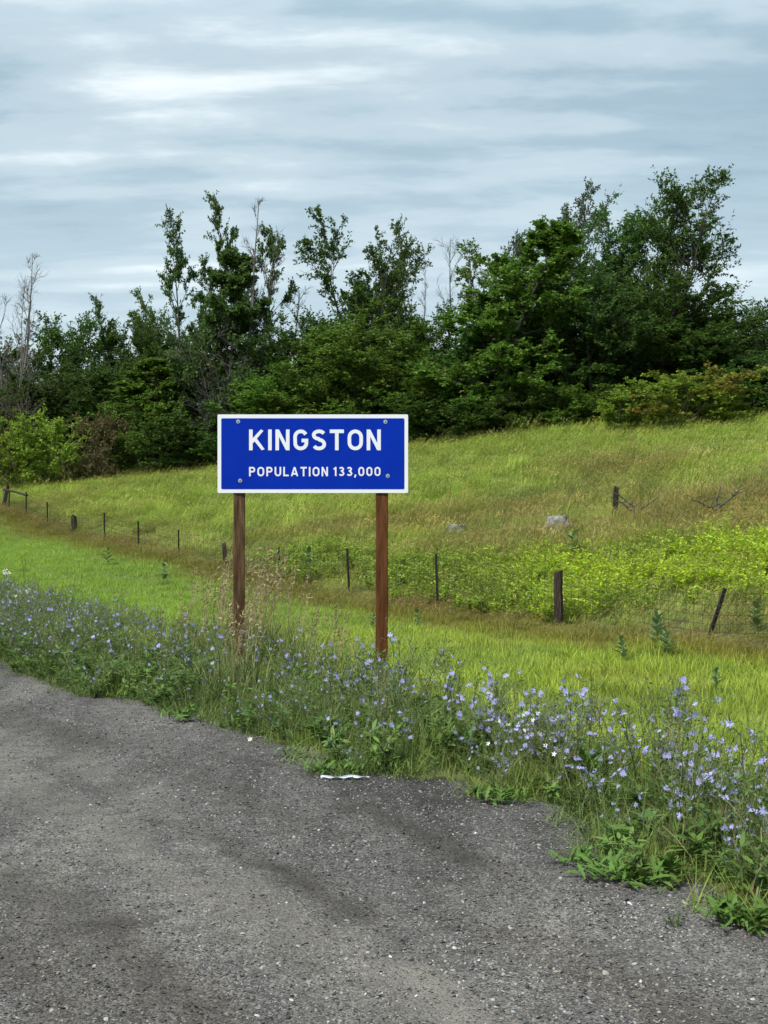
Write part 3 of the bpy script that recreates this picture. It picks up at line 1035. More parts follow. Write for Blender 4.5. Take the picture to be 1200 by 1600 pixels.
zz = shoulder_z(Xc, Yc)
stn = stain_at(Xc, Yc)
tint *= np.clip(1 + .55 * np.minimum(stn, 0), .35, 1)[:, None] * np.where((stn < -.25)[:, None], np.array([[1.0, .93, .84]]), 1.0)
siz = siz * np.where((np.abs(stn) > .5) & (rng.uniform(0, 1, n) < .5), .4, 1)
cl_ = blobs(Xc, Yc, [(860, 1510, .35, .5), (1000, 1560, .3, .4), (540, 1140, .3, .3), (980, 1450, .3, .4), (300, 1130, .5, .4)])
siz = siz * (1 + .25 * cl_)
tint *= 1 + .3 * cl_[:, None]
scatter('loose_gravel', np.stack([Xc, Yc, zz + siz * .25], -1), np.stack([rng.normal(0, .4, n), rng.normal(0, .4, n), rng.uniform(0, 6.28, n)], -1),
        np.stack([siz * rng.uniform(.7, 1.5, n), siz, siz * rng.uniform(.5, 1, n)], -1), tint, rng.integers(0, 6, n), chips,
        'loose grey stone chips strewn over the road shoulder', 'gravel')

# ------------------------------------------------------------------ the town sign
SY = 12.08
PM = F / SY                                     # pixels per metre at the sign
SXc, SZc = (488.8 - 600) / PM, CAM_Z + (800 - 708.9) / PM
sign = obj('town_sign', None, None, (SXc, SY, float(ground_z(SXc, SY))))
tag(sign, 'blue town name sign with white border on two brown wooden posts', 'sign')
base = Vector(sign.location)


def loc(px, py, dy=0.0):
    return Vector(((px - 488.8) / PM, dy, SZc + (708.9 - py) / PM - base.z))


def rounded_plate(w, h, th, rad, k=6, bev=0.0):
    pts = []
    for cx, cy, a0 in ((w / 2 - rad, h / 2 - rad, 0), (-w / 2 + rad, h / 2 - rad, 90), (-w / 2 + rad, -h / 2 + rad, 180), (w / 2 - rad, -h / 2 + rad, 270)):
        for j in range(k):
            a = math.radians(a0 + 90 * j / (k - 1))
            pts.append((cx + rad * math.cos(a), cy + rad * math.sin(a)))
    return pts


def extrude(pts, y0, y1):
    n_ = len(pts)
    v = [(x, y0, z) for x, z in pts] + [(x, y1, z) for x, z in pts]
    g = Geo()
    g.add(v, np.array([[i for i in range(n_)]]), 0)
    g.f[-1] = (np.array([list(range(n_))[::1]]), 0, False)
    g.f.append((np.array([[n_ + i for i in range(n_)][::-1]]), 0, False))
    g.f.append((np.array([[i, n_ + i, n_ + (i + 1) % n_, (i + 1) % n_] for i in range(n_)]), 0, False))
    return g


def sign_mat(name, col, rough=.38, dirt=.12):
    m, n, l = new_mat(name)
    t = N(n, 'ShaderNodeTexCoord')
    nz = N(n, 'ShaderNodeTexNoise', inp={'Scale': 2.5, 'Detail': 7.0, 'Roughness': 0.7})
    l.new(t.outputs['Object'], nz.inputs['Vector'])
    r = ramp(n, [(.3, tuple(c * (1 - dirt) for c in col)), (.7, tuple(min(1, c * (1 + dirt * .4)) for c in col))])
    l.new(nz.outputs['Fac'], r.inputs[0])
    p = N(n, 'ShaderNodeBsdfPrincipled', inp={'Roughness': rough, 'Specular IOR Level': .06})
    l.new(r.outputs[0], p.inputs['Base Color'])
    out = N(n, 'ShaderNodeOutputMaterial')
    l.new(p.outputs[0], out.inputs['Surface'])
    return m


M['sign_white'] = sign_mat('reflective_white', (.66, .67, .70), .45, .05)
M['sign_blue'] = sign_mat('reflective_blue', (.0006, .022, .31), .6, .16)
M['bolt'] = plain_mat('zinc_bolt', (.55, .57, .60), .35, .8)
M['bolt_dark'] = plain_mat('bolt_centre', (.12, .13, .16), .5, .6)
BW, BH = 297.6 / PM, 122.6 / PM
panel = obj('panel', extrude(rounded_plate(BW, BH, .004, .012), -.004, .0).mesh('panel', M['sign_white']), sign, loc(488.8, 708.9, 0))
blue = obj('blue_face', extrude(rounded_plate(286 / PM, 110.6 / PM, .003, .012), -.0065, -.0042).mesh('blue_face', M['sign_blue']), panel)

# lettering: even-weight strokes, unit cap height 1
def arc(cx, cy, rx, ry, a0, a1, k=10):
    return [(cx + rx * math.cos(math.radians(a)), cy + ry * math.sin(math.radians(a))) for a in np.linspace(a0, a1, k)]


W_ = .172           # stroke width in cap heights
hw = W_ / 2
T1 = 1 - hw
GL = {
    'K': (.74, [[(hw, 0), (hw, 1)], [(.63, 1.0), (.63 - .50, .40)], [(.27, .56), (.68, 0)]]),
    'I': (W_, [[(hw, 0), (hw, 1)]]),
    'N': (.68, [[(hw, 0), (hw, 1)], [(.68 - hw, 0), (.68 - hw, 1)], [(hw + .01, .99), (.68 - hw - .01, .01)]]),
    'G': (.72, [arc(.36, .5 + .14, .36 - hw, .5 - .14 - hw, 28, 180, 9) + arc(.36, .36, .36 - hw, .36 - hw, 180, 360, 12)[1:] + [(.72 - hw, .50 - hw * .3)], [(.40, .47), (.72, .47)]]),
    'S': (.68, [arc(.34, .735, .34 - hw, .265 - hw, 25, 180, 9) + arc(.34, .735, .34 - hw, .235 - hw * .6, 180, 262, 5)[1:]
                + arc(.34, .29, .34 - hw, .25 - hw * .45, 82, 0, 5) + arc(.34, .28, .34 - hw, .28 - hw, 0, -155, 10)[1:]]),
    'T': (.68, [[(.34, 0), (.34, 1 - W_ * .5)], [(0, T1), (.68, T1)]]),
    'O': (.74, [arc(.37, .63, .37 - hw, .37 - hw, 0, 180, 11) + arc(.37, .37, .37 - hw, .37 - hw, 180, 360, 11) + [(.74 - hw, .63)]]),
    'P': (.66, [[(hw, 0), (hw, 1)], [(hw, T1), (.38, T1)] + arc(.38, .70, .28 - hw, .30 - hw, 90, -90, 10) + [(hw, .40 + hw)]]),
    'U': (.70, [[(hw, 1), (hw, .36)] + arc(.35, .35, .35 - hw, .35 - hw, 180, 360, 11) + [(.70 - hw, 1)]]),
    'L': (.58, [[(hw, 0), (hw, 1)], [(hw, hw), (.58, hw)]]),
    'A': (.80, [[(hw * 1.05, 0), (.40, .98)], [(.80 - hw * 1.05, 0), (.40, .98)], [(.2, .26), (.6, .26)]]),
    '1': (.34, [[(.34 - hw, 0), (.34 - hw, 1)], [(.30, .93), (.03, .74)]]),
    '3': (.64, [arc(.31, .745, .29 - hw, .255 - hw * .9, 155, -80, 12) + [(.25, .535)], arc(.32, .285, .32 - hw, .285 - hw, 82, -155, 13)]),
    '0': (.66, [arc(.33, .66, .33 - hw, .34 - hw, 0, 180, 11) + arc(.33, .34, .33 - hw, .34 - hw, 180, 360, 11) + [(.66 - hw, .66)]]),
    ',': (.20, [[(.11, .17), (.11, .03), (.03, -.16)]]),
}


def glyph_mesh(ch, S_, rise):
    wd, strokes = GL[ch]
    g = Geo()
    for si, st in enumerate(strokes):
        P = np.array([p for j, p in enumerate(st) if j == 0 or math.dist(p, st[j - 1]) > 1e-4], float)
        n_ = len(P)
        closed = np.linalg.norm(P[0] - P[-1]) < 1e-6
        Tn = np.gradient(P, axis=0)
        seg = unit(P[1:] - P[:-1])
        Lf, Rt = [], []
        for i in range(n_):
            if closed:
                a, b = (seg[i - 1] if i > 0 else seg[-1]), (seg[i] if i < n_ - 1 else seg[0])
            else:
                a, b = seg[max(0, i - 1)], seg[min(n_ - 2, i)]
            m_ = unit((a + b)[None])[0]
            nrm = np.array([-m_[1], m_[0]])
            c = max(.5, float(np.dot(nrm, np.array([-b[1], b[0]]))))
            Lf.append(P[i] + nrm * hw / c)
            Rt.append(P[i] - nrm * hw / c)
        Lf, Rt = np.array(Lf), np.array(Rt)
        if ch != ',':
            Lf[:, 1], Rt[:, 1] = np.clip(Lf[:, 1], 0, 1), np.clip(Rt[:, 1], 0, 1)
        Lf, Rt = Lf * S_, Rt * S_
        y0 = -rise - .0003 * si
        F_ = np.concatenate([Lf, Rt])
        v = np.concatenate([np.stack([F_[:, 0], np.full(2 * n_, y0), F_[:, 1]], -1), np.stack([F_[:, 0], np.full(2 * n_, 0.0005 * (si + 1)), F_[:, 1]], -1)])
        f = []
        for i in range(n_ - 1):
            f += [[i, n_ + i, n_ + i + 1, i + 1], [i, i + 1, 2 * n_ + i + 1, 2 * n_ + i], [n_ + i, 3 * n_ + i, 3 * n_ + i + 1, n_ + i + 1]]
        f += [[0, 2 * n_, 3 * n_, n_], [n_ - 1, 2 * n_ - 1, 4 * n_ - 1, 3 * n_ - 1]]
        g.add(v, f, 0)
    return g.mesh('letter', M['sign_white'])


def write(text, x0, x1, ytop, ybot):
    S_ = (ybot - ytop) / PM
    ws = [(.34 if c == ' ' else GL[c][0]) * S_ for c in text]
    gap = ((x1 - x0) / PM - sum(ws)) / (len(text) - 1)
    x = (x0 - 488.8) / PM
    for c, w_ in zip(text, ws):
        if c != ' ':
            o = obj('letter', glyph_mesh(c, S_, .0012), panel, (x, -.0072, (708.9 - ybot) / PM))
            o['label'] = 'white character ' + c if c != ',' else 'white comma'
        x += w_ + gap


write('KINGSTON', 389.3, 595, 671.2, 703.6)
write('POPULATION', 389.3, 512.5, 729.6, 744.2)
write('133,000', 521, 594.5, 729.6, 743.8)


def cyl(r1, r2, y0, y1, k=20):
    a = np.arange(k) * 2 * math.pi / k
    v = np.concatenate([np.stack([r1 * np.cos(a), np.full(k, y0), r1 * np.sin(a)], -1), np.stack([r2 * np.cos(a), np.full(k, y1), r2 * np.sin(a)], -1)])
    g = Geo().add(v, np.array([[i, (i + 1) % k, k + (i + 1) % k, k + i] for i in range(k)]), 0)
    g.f.append((np.array([list(range(k))]), 0, False))
    g.f.append((np.array([list(range(k, 2 * k))[::-1]]), 0, False))
    return g


washer = cyl(.017, .020, -.0105, -.0066).mesh('washer', M['bolt'])
head = cyl(.0075, .009, -.017, -.0105, 6).mesh('bolt_head', M['bolt_dark'])
for px, py in ((372.3, 659), (602.3, 659.3), (375.4, 751.3), (606, 743.9)):
    b_ = obj('bolt', washer, panel, ((px - 488.8) / PM, 0, (708.9 - py) / PM))
    obj('bolt_head', head, sign, loc(px, py))


def post_mesh(w, dpt, h, seed, mat):
    r = np.random.default_rng(seed)
    k = 16
    zs = np.linspace(0, h, k)
    c = .006
    prof = [(-w / 2 + c, -dpt / 2), (w / 2 - c, -dpt / 2), (w / 2, -dpt / 2 + c), (w / 2, dpt / 2 - c), (w / 2 - c, dpt / 2), (-w / 2 + c, dpt / 2), (-w / 2, dpt / 2 - c), (-w / 2, -dpt / 2 + c)]
    v = []
    for z in zs:
        for x, y in prof:
            v.append((x + r.normal(0, .0007), y + r.normal(0, .0007), z))
    m_ = len(prof)
    f = [[i * m_ + j, i * m_ + (j + 1) % m_, (i + 1) * m_ + (j + 1) % m_, (i + 1) * m_ + j] for i in range(k - 1) for j in range(m_)]
    g = Geo().add(v, f, 0)
    g.f.append((np.array([[(k - 1) * m_ + j for j in range(m_)]]), 0, False))
    return g.mesh('post', mat)


M['post_l'] = rough_mat('weathered_brown_post', (.026, .014, .007), (.066, .038, .019), 5, (7, 7, .7), .6, .85, c3=(.135, .082, .046), dist=.008, spec=.1)
M['post_r'] = rough_mat('rusty_brown_post', (.034, .013, .005), (.082, .032, .011), 5, (7, 7, .6), .6, .82, c3=(.125, .050, .020), dist=.008, spec=.1)
for px, wpx, mt, yaw, lab, pt in ((371.3, 17.5, 'post_l', 9, 'greyish brown wooden post under the left end of the panel', 655), (596, 18.5, 'post_r', 3, 'reddish brown wooden post under the right end of the panel', 655)):
    wm_ = wpx / PM
    top = loc(px, pt).z
    gzp = float(ground_z((px - 600) / PM, SY)) - base.z - .3
    o = obj('post', post_mesh(wm_, .10, top - gzp, int(px), M[mt]), sign, (loc(px, 0).x, .062, gzp), (0, math.radians(.25 if px < 400 else .12), math.radians(yaw)))
    o['label'] = lab

# ------------------------------------------------------------------ wire fence
M['old_wood'] = rough_mat('weathered_fence_wood', (.012, .009, .007), (.035, .027, .021), 7, (7, 7, .5), .9, .9, c3=(.085, .068, .055), dist=.03, spec=.1)
M['tpost'] = rough_mat('rusty_steel_post', (.008, .007, .006), (.026, .018, .014), 20, bump=.2)
M['wire'] = plain_mat('rusty_wire', (.035, .025, .018), .7, .2)


def rough_post(seed, rad, h, k=9, sides=9, split=.3):
    r = np.random.default_rng(seed)
    prof = 1 + r.uniform(-split, split, sides)
    v = []
    for i in range(k):
        u = i / (k - 1)
        for j in range(sides):
            a = 2 * math.pi * j / sides
            q = rad * prof[j] * (1 + r.normal(0, .05)) * (1 - .12 * u)
            z = h * u + (r.uniform(-.9, .5) * rad * .8 if i == k - 1 else 0)
            v.append((q * math.cos(a) + .012 * math.sin(5 * u), q * math.sin(a), z))
    f = [[i * sides + j, i * sides + (j + 1) % sides, (i + 1) * sides + (j + 1) % sides, (i + 1) * sides + j] for i in range(k - 1) for j in range(sides)]
    g = Geo().add(v, f, 0)
    g.f.append((np.array([[(k - 1) * sides + j for j in range(sides)]]), 0, False))
    return g.mesh('post', M['old_wood'])


def t_post(h):
    g = Geo()

    def box(x0, x1, y0, y1, z0, z1):
        v = [(x, y, z) for z in (z0, z1) for x, y in ((x0, y0), (x1, y0), (x1, y1), (x0, y1))]
        g.add(v, [[0, 1, 5, 4], [1, 2, 6, 5], [2, 3, 7, 6], [3, 0, 4, 7], [4, 5, 6, 7], [3, 2, 1, 0]])
    box(-.026, .026, -.006, 0, 0, h)
    box(-.006, .006, .0005, .034, 0, h)
    for j in range(12):
        z = .1 + j * (h - .12) / 12
        box(-.012, .012, -.014, -.0065, z, z + .022)
    return g.mesh('post', M['tpost'])


FS = 15.5


def fence_Y(px):
    return (FS + S0) / (NY + NX * (px - 600) / F)


fx, fy = (1110 - 600) / F * fence_Y(1110), fence_Y(1110)
fence = obj('wire_fence', None, None, (fx, fy, float(ground_z(fx, fy))))
tag(fence, 'old wire fence with steel and weathered wood posts along the mown strip', 'fence')
tp = t_post(1.75)
FP = [(1420, 900, 't', 0, 0), (1128, 918, 'lean', 24, 0), (872, 890, 'w', 1, .112), (685, 865, 't', -2, 0), (547, 857, 't', -3, 0), (438, 855, 't', -2, 0), (352, 849, 'w', -2, .10),
      (279, 828, 't', 0, 0), (217, 814, 't', -1, 0), (164, 801, 't', -1, 0), (118, 805, 'w', -3, .12), (75, 784, 't', -2, 0), (41, 768, 't', 0, 0), (14, 768, 't', 1, 0), (2, 757, 'w', 14, .10)]
tops = []
for px, ytop, kind, lean, rad in FP:
    Yp = fence_Y(px)
    Xp = (px - 600) / F * Yp
    zt = CAM_Z - (ytop - 800) / F * Yp
    if kind == 'lean':
        # leaning steel post: foot at (1111, 1004), head at (1147, 921)
        Yp = fence_Y(1111)
        Xp = (1111 - 600) / F * Yp
        g0 = float(ground_z(Xp, Yp))
        zt = CAM_Z - (921 - 800) / F * Yp
        o = obj('post', tp, fence, (Xp - fx - .22, Yp - fy, g0 - .45 - fence.location.z), (0, math.radians(24), .5))
        L_ = (zt - g0 + .45) / math.cos(math.radians(24))
        o.scale = (1.7, 1.7, L_ / 1.75)
        o['label'] = 'dark steel post leaning far to the right'
        tops.append((Xp, Yp, zt))
        continue
    g0 = float(ground_z(Xp, Yp)) - .4
    hgt = zt - g0
    if kind == 't':
        o = obj('post', tp, fence, (Xp - fx, Yp - fy, g0 - fence.location.z), (0, math.radians(lean), rng.uniform(0, 1)))
        o.scale = (1.25, 1.25, hgt / 1.75)
    else:
        o = obj('post', rough_post(int(px) + 3, rad, hgt, split=.42), fence, (Xp - fx, Yp - fy, g0 - fence.location.z), (0, math.radians(lean), 0))
        o['label'] = {872: 'split weathered wooden post, bark grey', 352: 'short wooden post behind the sign', 118: 'stubby weathered wooden post', 2: 'thick leaning wooden corner post'}[int(px)]
    tops.append((Xp, Yp, zt))
# brace rail from the corner post
a_, b_ = Vector(at(6, 765, fence_Y(6))), Vector(at(42, 774, fence_Y(42)))
P = np.array([[list(a_ - fence.location), list((a_ + b_) / 2 - fence.location + Vector((0, 0, .03))), list(b_ - fence.location)]])
obj('brace_rail', Geo().add(*tubes(P, np.array([[.07, .06, .06]]), 7), mat=0).mesh('brace_rail', M['old_wood']), fence)
# strands of wire and the mesh verticals
tops.sort(key=lambda q: q[1])
strand_list = []
for k_, dz in enumerate((.10, .32, .52, .70, .86)):
    pts = []
    for (x0, y0, z0), (x1, y1, z1) in zip(tops[:-1], tops[1:]):
        for u in np.linspace(0, 1, 6)[:-1]:
            sag = -.05 * math.sin(math.pi * u) * (1 + .5 * math.sin(k_ * 3 + x0))
            z0c, z1c = z0 - dz, z1 - dz
            pts.append((x0 + (x1 - x0) * u - fx, y0 + (y1 - y0) * u - fy, z0c + (z1c - z0c) * u + sag - fence.location.z))
    P = np.array([pts])
    obj('wire', Geo().add(*tubes(P, np.full((1, len(pts)), .0045), 3), mat=0).mesh('wire', M['wire']), fence)
    strand_list.append(P[0])
vs = []
for i in range(len(strand_list[0]) - 1):
    for u in np.arange(0, 1, .25):
        a = strand_list[0][i] * (1 - u) + strand_list[0][i + 1] * u
        b = strand_list[-1][i] * (1 - u) + strand_list[-1][i + 1] * u
        vs.append([a, b])
vs = np.array(vs)
o = obj('mesh_wires', Geo().add(*tubes(vs, np.full((len(vs), 2), .0040), 3), mat=0).mesh('mesh_wires', M['wire']), fence)
o['kind'] = 'stuff'

# ------------------------------------------------------------------ things in the field
M['rock'] = rough_mat('lichen_grey_rock', (.07, .07, .06), (.17, .165, .15), 5, bump=.9, c3=(.28, .27, .25), dist=.05, rough=.9)


def rock_mesh(seed, rx, ry, rz):
    import bmesh
    bm = bmesh.new()
    bmesh.ops.create_icosphere(bm, subdivisions=4, radius=1)
    r = np.random.default_rng(seed)
    ox, oy = r.uniform(0, 50, 2)
    for v in bm.verts:
        c = v.co
        q = 1 + .9 * (float(fbm(c.x * 1.3 + ox, c.y * 1.3 + c.z * 1.7 + oy, seed, 4)) - .5) + .2 * (float(fbm(c.z * 5 + ox, c.x * 5 + oy, seed + 5, 2)) - .5)
        v.co = Vector((c.x * rx * q, c.y * ry * q, min(c.z * q, .80 + .25 * (q - 1)) * rz))
    me = D.meshes.new('rock')
    bm.to_mesh(me)
    bm.free()
    me.materials.append(M['rock'])
    return me


x, y = px2ground(872, 832)
tag(obj('rock', rock_mesh(1, .50, .35, .55), None, (x, y, float(ground_z(x, y)) + .10)), 'larger pale grey boulder half sunk in the field grass', 'rock')
x, y = px2ground(712, 838)
tag(obj('rock', rock_mesh(2, .36, .25, .42), None, (x, y, float(ground_z(x, y)) + .07)), 'smaller grey stone barely showing above the field grass', 'rock')
x, y = px2ground(960, 806)
zt = CAM_Z - (760 - 800) / F * y
g0 = float(ground_z(x, y)) - .3
tag(obj('field_post', rough_post(77, .095, zt - g0, split=.3), None, (x - .05, y, g0), (0, math.radians(5), 0)), 'lone leaning weathered wooden post standing in the open field', 'post')
x, y = px2ground(1170, 775)
zt = CAM_Z - (764 - 800) / F * y
tag(obj('stake', rough_post(78, .035, zt - float(ground_z(x, y)) + .4), None, (x, y, float(ground_z(x, y)) - .4)), 'thin dark stake in the field near the right edge', 'stake')


def dead_branch(name, px, py, W, H, seed, label, tilt):
    r = np.random.default_rng(seed)
    x, y = px2ground(px, py)
    g = Geo()
    d0 = np.array([[tilt, .2, .75], [-tilt * .8, -.1, .35], [tilt * .5, .3, 1.0]])
    P = grow(np.zeros((3, 3)), d0, np.array([W * .8, W * .7, H]), 6, np.zeros((3, 3)), .14, r)
    g.add(*tubes(P, np.linspace(.042, .012, 6)[None].repeat(3, 0), 5), mat=0)
    si = r.integers(0, 3, 16)
    ii = r.integers(1, 5, 16)
    q = P[si, ii]
    B = grow(q, r.normal(0, .8, (16, 3)) + np.array([0, 0, .5]), r.uniform(.2, .55, 16), 5, np.zeros((16, 3)), .18, r)
    g.add(*tubes(B, np.linspace(.016, .005, 5)[None].repeat(16, 0), 4), mat=0)
    return tag(obj(name, g.mesh(name, M['bark_dark']), None, (x, y, float(ground_z(x, y)) + .30)), label, 'branch')


dead_branch('fallen_branch', 992, 815, 1.2, 1.0, 5, 'dark forked dead branch lying beside the lone field post', -.8)
dead_branch('fallen_branch', 1118, 812, 1.5, .8, 8, 'thin bare dead branch arching over brown grass near the right edge', .9)

# milkweeds: stem and broad leaves, each leaf a piece
gl_ = Geo()
add_leaves(gl_, np.zeros((1, 3)), np.array([[1., 0, 0]]), np.array([[0, 0, 1.]]), np.array([.28]), np.array([.15]), 0, six=True)
milk_leaf = gl_.mesh('milkweed_leaf', M['milkweed'])


def milkweed(px, py, H, n_l, label, seed, Y=None):
    r = np.random.default_rng(seed)
    x, y = px2ground(px, py)
    e = obj('milkweed_plant', None, None, (x, y, float(ground_z(x, y))), (r.normal(0, .06), r.normal(0, .06), r.uniform(0, 6)))
    tag(e, label, 'plant')
    P = np.array([[[0, 0, -.03], [.01, 0, H * .5], [.0, .01, H]]])
    obj('stem', Geo().add(*tubes(P, np.array([[.008, .006, .004]]), 5), mat=0).mesh('milkweed_stem', M['milk_stem']), e)
    n_l = n_l + 4
    for j in range(n_l):
        u = .15 + .85 * (j // 2 + .5) / (n_l / 2)
        a = (j % 2) * math.pi + (j // 2) * 1.57 + r.normal(0, .2)
        k = H / .6 * r.uniform(.85, 1.15) * (1.1 - .35 * u)
        obj('leaf', milk_leaf, e, (0, 0, H * min(u, 1)), (0, -math.radians(r.uniform(15, 45) + 25 * (u > .85)), a), (k, k, k))


milkweed(1025, 1015, .62, 14, 'dark blue-green milkweed standing tallest of the trio before the leaning fence post', 1)
milkweed(1043, 1030, .50, 12, 'pale green milkweed at the right of the trio before the leaning fence post', 2)
milkweed(976, 1036, .48, 12, 'low dark milkweed left of the trio before the leaning fence post', 3)
milkweed(1183, 992, .60, 14, 'milkweed at the right edge of the picture beside the fence', 4)
milkweed(255, 915, .62, 12, 'dark leafy milkweed standing alone in the mown strip', 5)
milkweed(168, 884, .55, 10, 'small dark weed at the border of the mown strip near the far posts', 6)
milkweed(652, 985, .42, 10, 'light green milkweed seedling just right of the sign', 7)
milkweed(1120, 1082, .32, 10, 'tiny pale weed in the mown grass at the right', 8)
milkweed(583, 985, .35, 8, 'pale weed just left of the right sign post base', 9)
milkweed(480, 900, .75, 14, 'tall dark milkweed between two steel fence posts behind the sign', 10)
milkweed(898, 880, .8, 12, 'tall pale weed rising over the yellow weeds behind the fence', 11)

# rosettes creeping over the gravel edge: each leaf a piece
def toothed_leaf(seed, L=.105, W=.027):
    r = np.random.default_rng(seed)
    k = 9
    u = np.linspace(0, 1, k)
    w = W * .5 * np.sin(math.pi * np.clip(u * .86 + .10, 0, 1)) ** .8 * (1 - .45 * (np.arange(k) % 2)) * r.uniform(.85, 1.15, k)
    w[-1] = .001
    x = L * u
    z = .30 * L * u - .42 * L * u ** 2
    v = np.concatenate([np.stack([x, w, z + .15 * w], -1), np.stack([x, w * 0, z], -1), np.stack([x, -w, z + .15 * w], -1)])
    f = [[i, i + 1, k + i + 1, k + i] for i in range(k - 1)] + [[k + i, k + i + 1, 2 * k + i + 1, 2 * k + i] for i in range(k - 1)]
    return Geo().add(v, f, 0, True).mesh('rosette_leaf', M['rosette'])


ros_leaf = [toothed_leaf(i) for i in range(3)]
broad_leaf = Geo()
add_leaves(broad_leaf, np.zeros((1, 3)), np.array([[1., 0, 0]]), np.array([[0, 0, 1.]]), np.array([.20]), np.array([.07]), 0, six=True)
broad_leaf = broad_leaf.mesh('broad_leaf', M['rosette'])
ROS = [(285, 1128, 1.0, 20, 'flat bright rosette weed spreading onto the gravel below the left sign post', 0),
       (190, 1092, .8, 16, 'small rosette weed on the gravel edge at the left', 0),
       (135, 1088, .8, 14, 'leafy rosette weed on the gravel edge nearest the left border', 0),
       (500, 1212, .9, 18, 'dark green rosette weed at the left end of the white litter', 0),
       (545, 1210, .9, 18, 'bushy rosette weed just behind the white litter', 0),
       (620, 1206, .7, 14, 'small rosette weed right of the white litter', 0),
       (770, 1255, 1.0, 18, 'grey-green broad rosette weed bulging onto the gravel in the middle', 0),
       (810, 1258, .8, 14, 'smaller rosette weed beside the grey-green one on the gravel', 0),
       (905, 1355, .9, 16, 'brownish rosette weed at the corner of the lower right verge', 0),
       (950, 1378, 1.15, 22, 'bright toothed rosette weed on the near gravel at lower right', 0),
       (1010, 1385, 1.15, 22, 'wide toothed rosette weed next to the corner one at lower right', 0),
       (1150, 1450, 1.2, 24, 'largest bright rosette weed by the bottom right gravel', 0),
       (1190, 1455, 1.0, 20, 'rosette weed cut by the right border of the picture', 0),
       (735, 1190, 1.2, 14, 'broad leaved green dock in the verge right of the sign', 1),
       (920, 1235, 1.25, 16, 'brightest broad leaved weed standing up in the lower right verge', 1),
       (700, 1185, 1.0, 12, 'broad leaved weed between the sign and the verge middle', 1),
       (455, 1185, .8, 14, 'small leafy rosette weed in front of the left sign post', 0)]
for px, py, k, nl, lab, kind in ROS:
    Yg = CAM_Z * F / (py - 800)
    x, y = (px - 600) / F * Yg, Yg
    r = np.random.default_rng(px)
    z = max(float(ground_z(x, y)), float(shoulder_z(x, y)) - .0)
    e = obj('broad_leaved_weed' if kind else 'rosette_weed', None, None, (x, y, z + .004))
    tag(e, lab, 'weed')
    nl = int(nl * (2.6 if not kind else 1.4))
    for j in range(nl):
        a = j * 2.4 + r.normal(0, .3)
        up = r.uniform(.0, 1.1) if not kind else r.uniform(.5, 1.25)
        q = k * r.uniform(.4, 1.0)
        obj('leaf', broad_leaf if kind else ros_leaf[j % 3], e, (r.normal(0, .055), r.normal(0, .045), .01 + (.12 * r.uniform() if kind else .02 * r.uniform())), (r.normal(0, .25), -up, a), (q, q, q))
# tiny grass tuft on the bare gravel
r = np.random.default_rng(9)
Yg = CAM_Z * F / (1450 - 800)
g = Geo()
add_blades(g, disc(22, .03, r), r.uniform(0, 6.28, 22), r.uniform(.04, .11, 22), r.uniform(.003, .005, 22), r.uniform(.3, 1.2, 22), k=4)
tag(obj('grass_sprig', g.mesh('grass_sprig', M['rosette']), None, ((1052 - 600) / F * Yg, Yg, .004)), 'tiny grass sprig alone on the bare gravel at lower right', 'grass')

# pale strip of litter
M['litter'] = rough_mat('white_plastic', (.34, .37, .39), (.62, .64, .64), 14, bump=.4, rough=.35, dist=.01)
Yg = CAM_Z * F / (1219.5 - 800)
k = 15
u = np.linspace(0, 1, k)
xx = (u - .5) * 76 / F * Yg
w1 = .016 * np.sin(math.pi * (u * .9 + .05)) ** .5 * (1 + .25 * np.sin(u * 17))
v = np.concatenate([np.stack([xx, -w1, .010 + .004 * np.sin(u * 23)], -1), np.stack([xx, w1, .016 + .006 * np.sin(u * 11 + 1)], -1), np.stack([xx, w1 * .6, .001 + 0 * u], -1)])
f = [[i, i + 1, k + i + 1, k + i] for i in range(k - 1)] + [[k + i, k + i + 1, 2 * k + i + 1, 2 * k + i] for i in range(k - 1)]
tag(obj('litter_strip', Geo().add(v, f, 0, True).mesh('litter_strip', M['litter']), None, ((539 - 600) / F * Yg, Yg, float(shoulder_z((539 - 600) / F * Yg, Yg)) + .004), (0, -.02, -.03)), 'flat white strip of plastic litter lying on the gravel edge', 'litter')

# white bindweed / campion flowers
gw = Geo()
flower_geo(gw, np.zeros((1, 3)), np.array([[0, 0, 1.]]), np.array([.018]), 0, np.random.default_rng(6), 5)
white_fl = gw.mesh('white_flower', M['white_petal'])
for px, py, H, nf, lab in ((838, 1215, .30, 7, 'white flowering campion among the blue chicory right of the sign'), (790, 1205, .26, 4, 'few-flowered white campion left of the fuller white one'),
                           (398, 1166, .06, 3, 'low white bindweed blossoms on the gravel edge in front of the sign'), (525, 1120, .28, 2, 'white blossom in the chicory between the two sign posts'),
                           (875, 1240, .2, 3, 'small white campion at the middle right verge')):
    x, y = px2ground(px, py)
    r = np.random.default_rng(px)
    e = obj('white_flowered_plant', None, None, (x, y, max(float(ground_z(x, y)), 0)))
    tag(e, lab, 'flowering plant')
    b = disc(nf, .05, r)
    P = grow(b, r.normal(0, .3, (nf, 3)) + np.array([0, 0, 1]), np.full(nf, H) * r.uniform(.7, 1.3, nf), 5, np.zeros((nf, 3)), .1, r)
    obj('stem', Geo().add(*tubes(P, np.full((nf, 5), .0013), 3), mat=0).mesh('stem', M['ch_stem']), e)
    for j in range(nf):
        obj('flower', white_fl, e, P[j, -1], (r.uniform(.4, 1.3), 0, r.uniform(-.8, .8)))
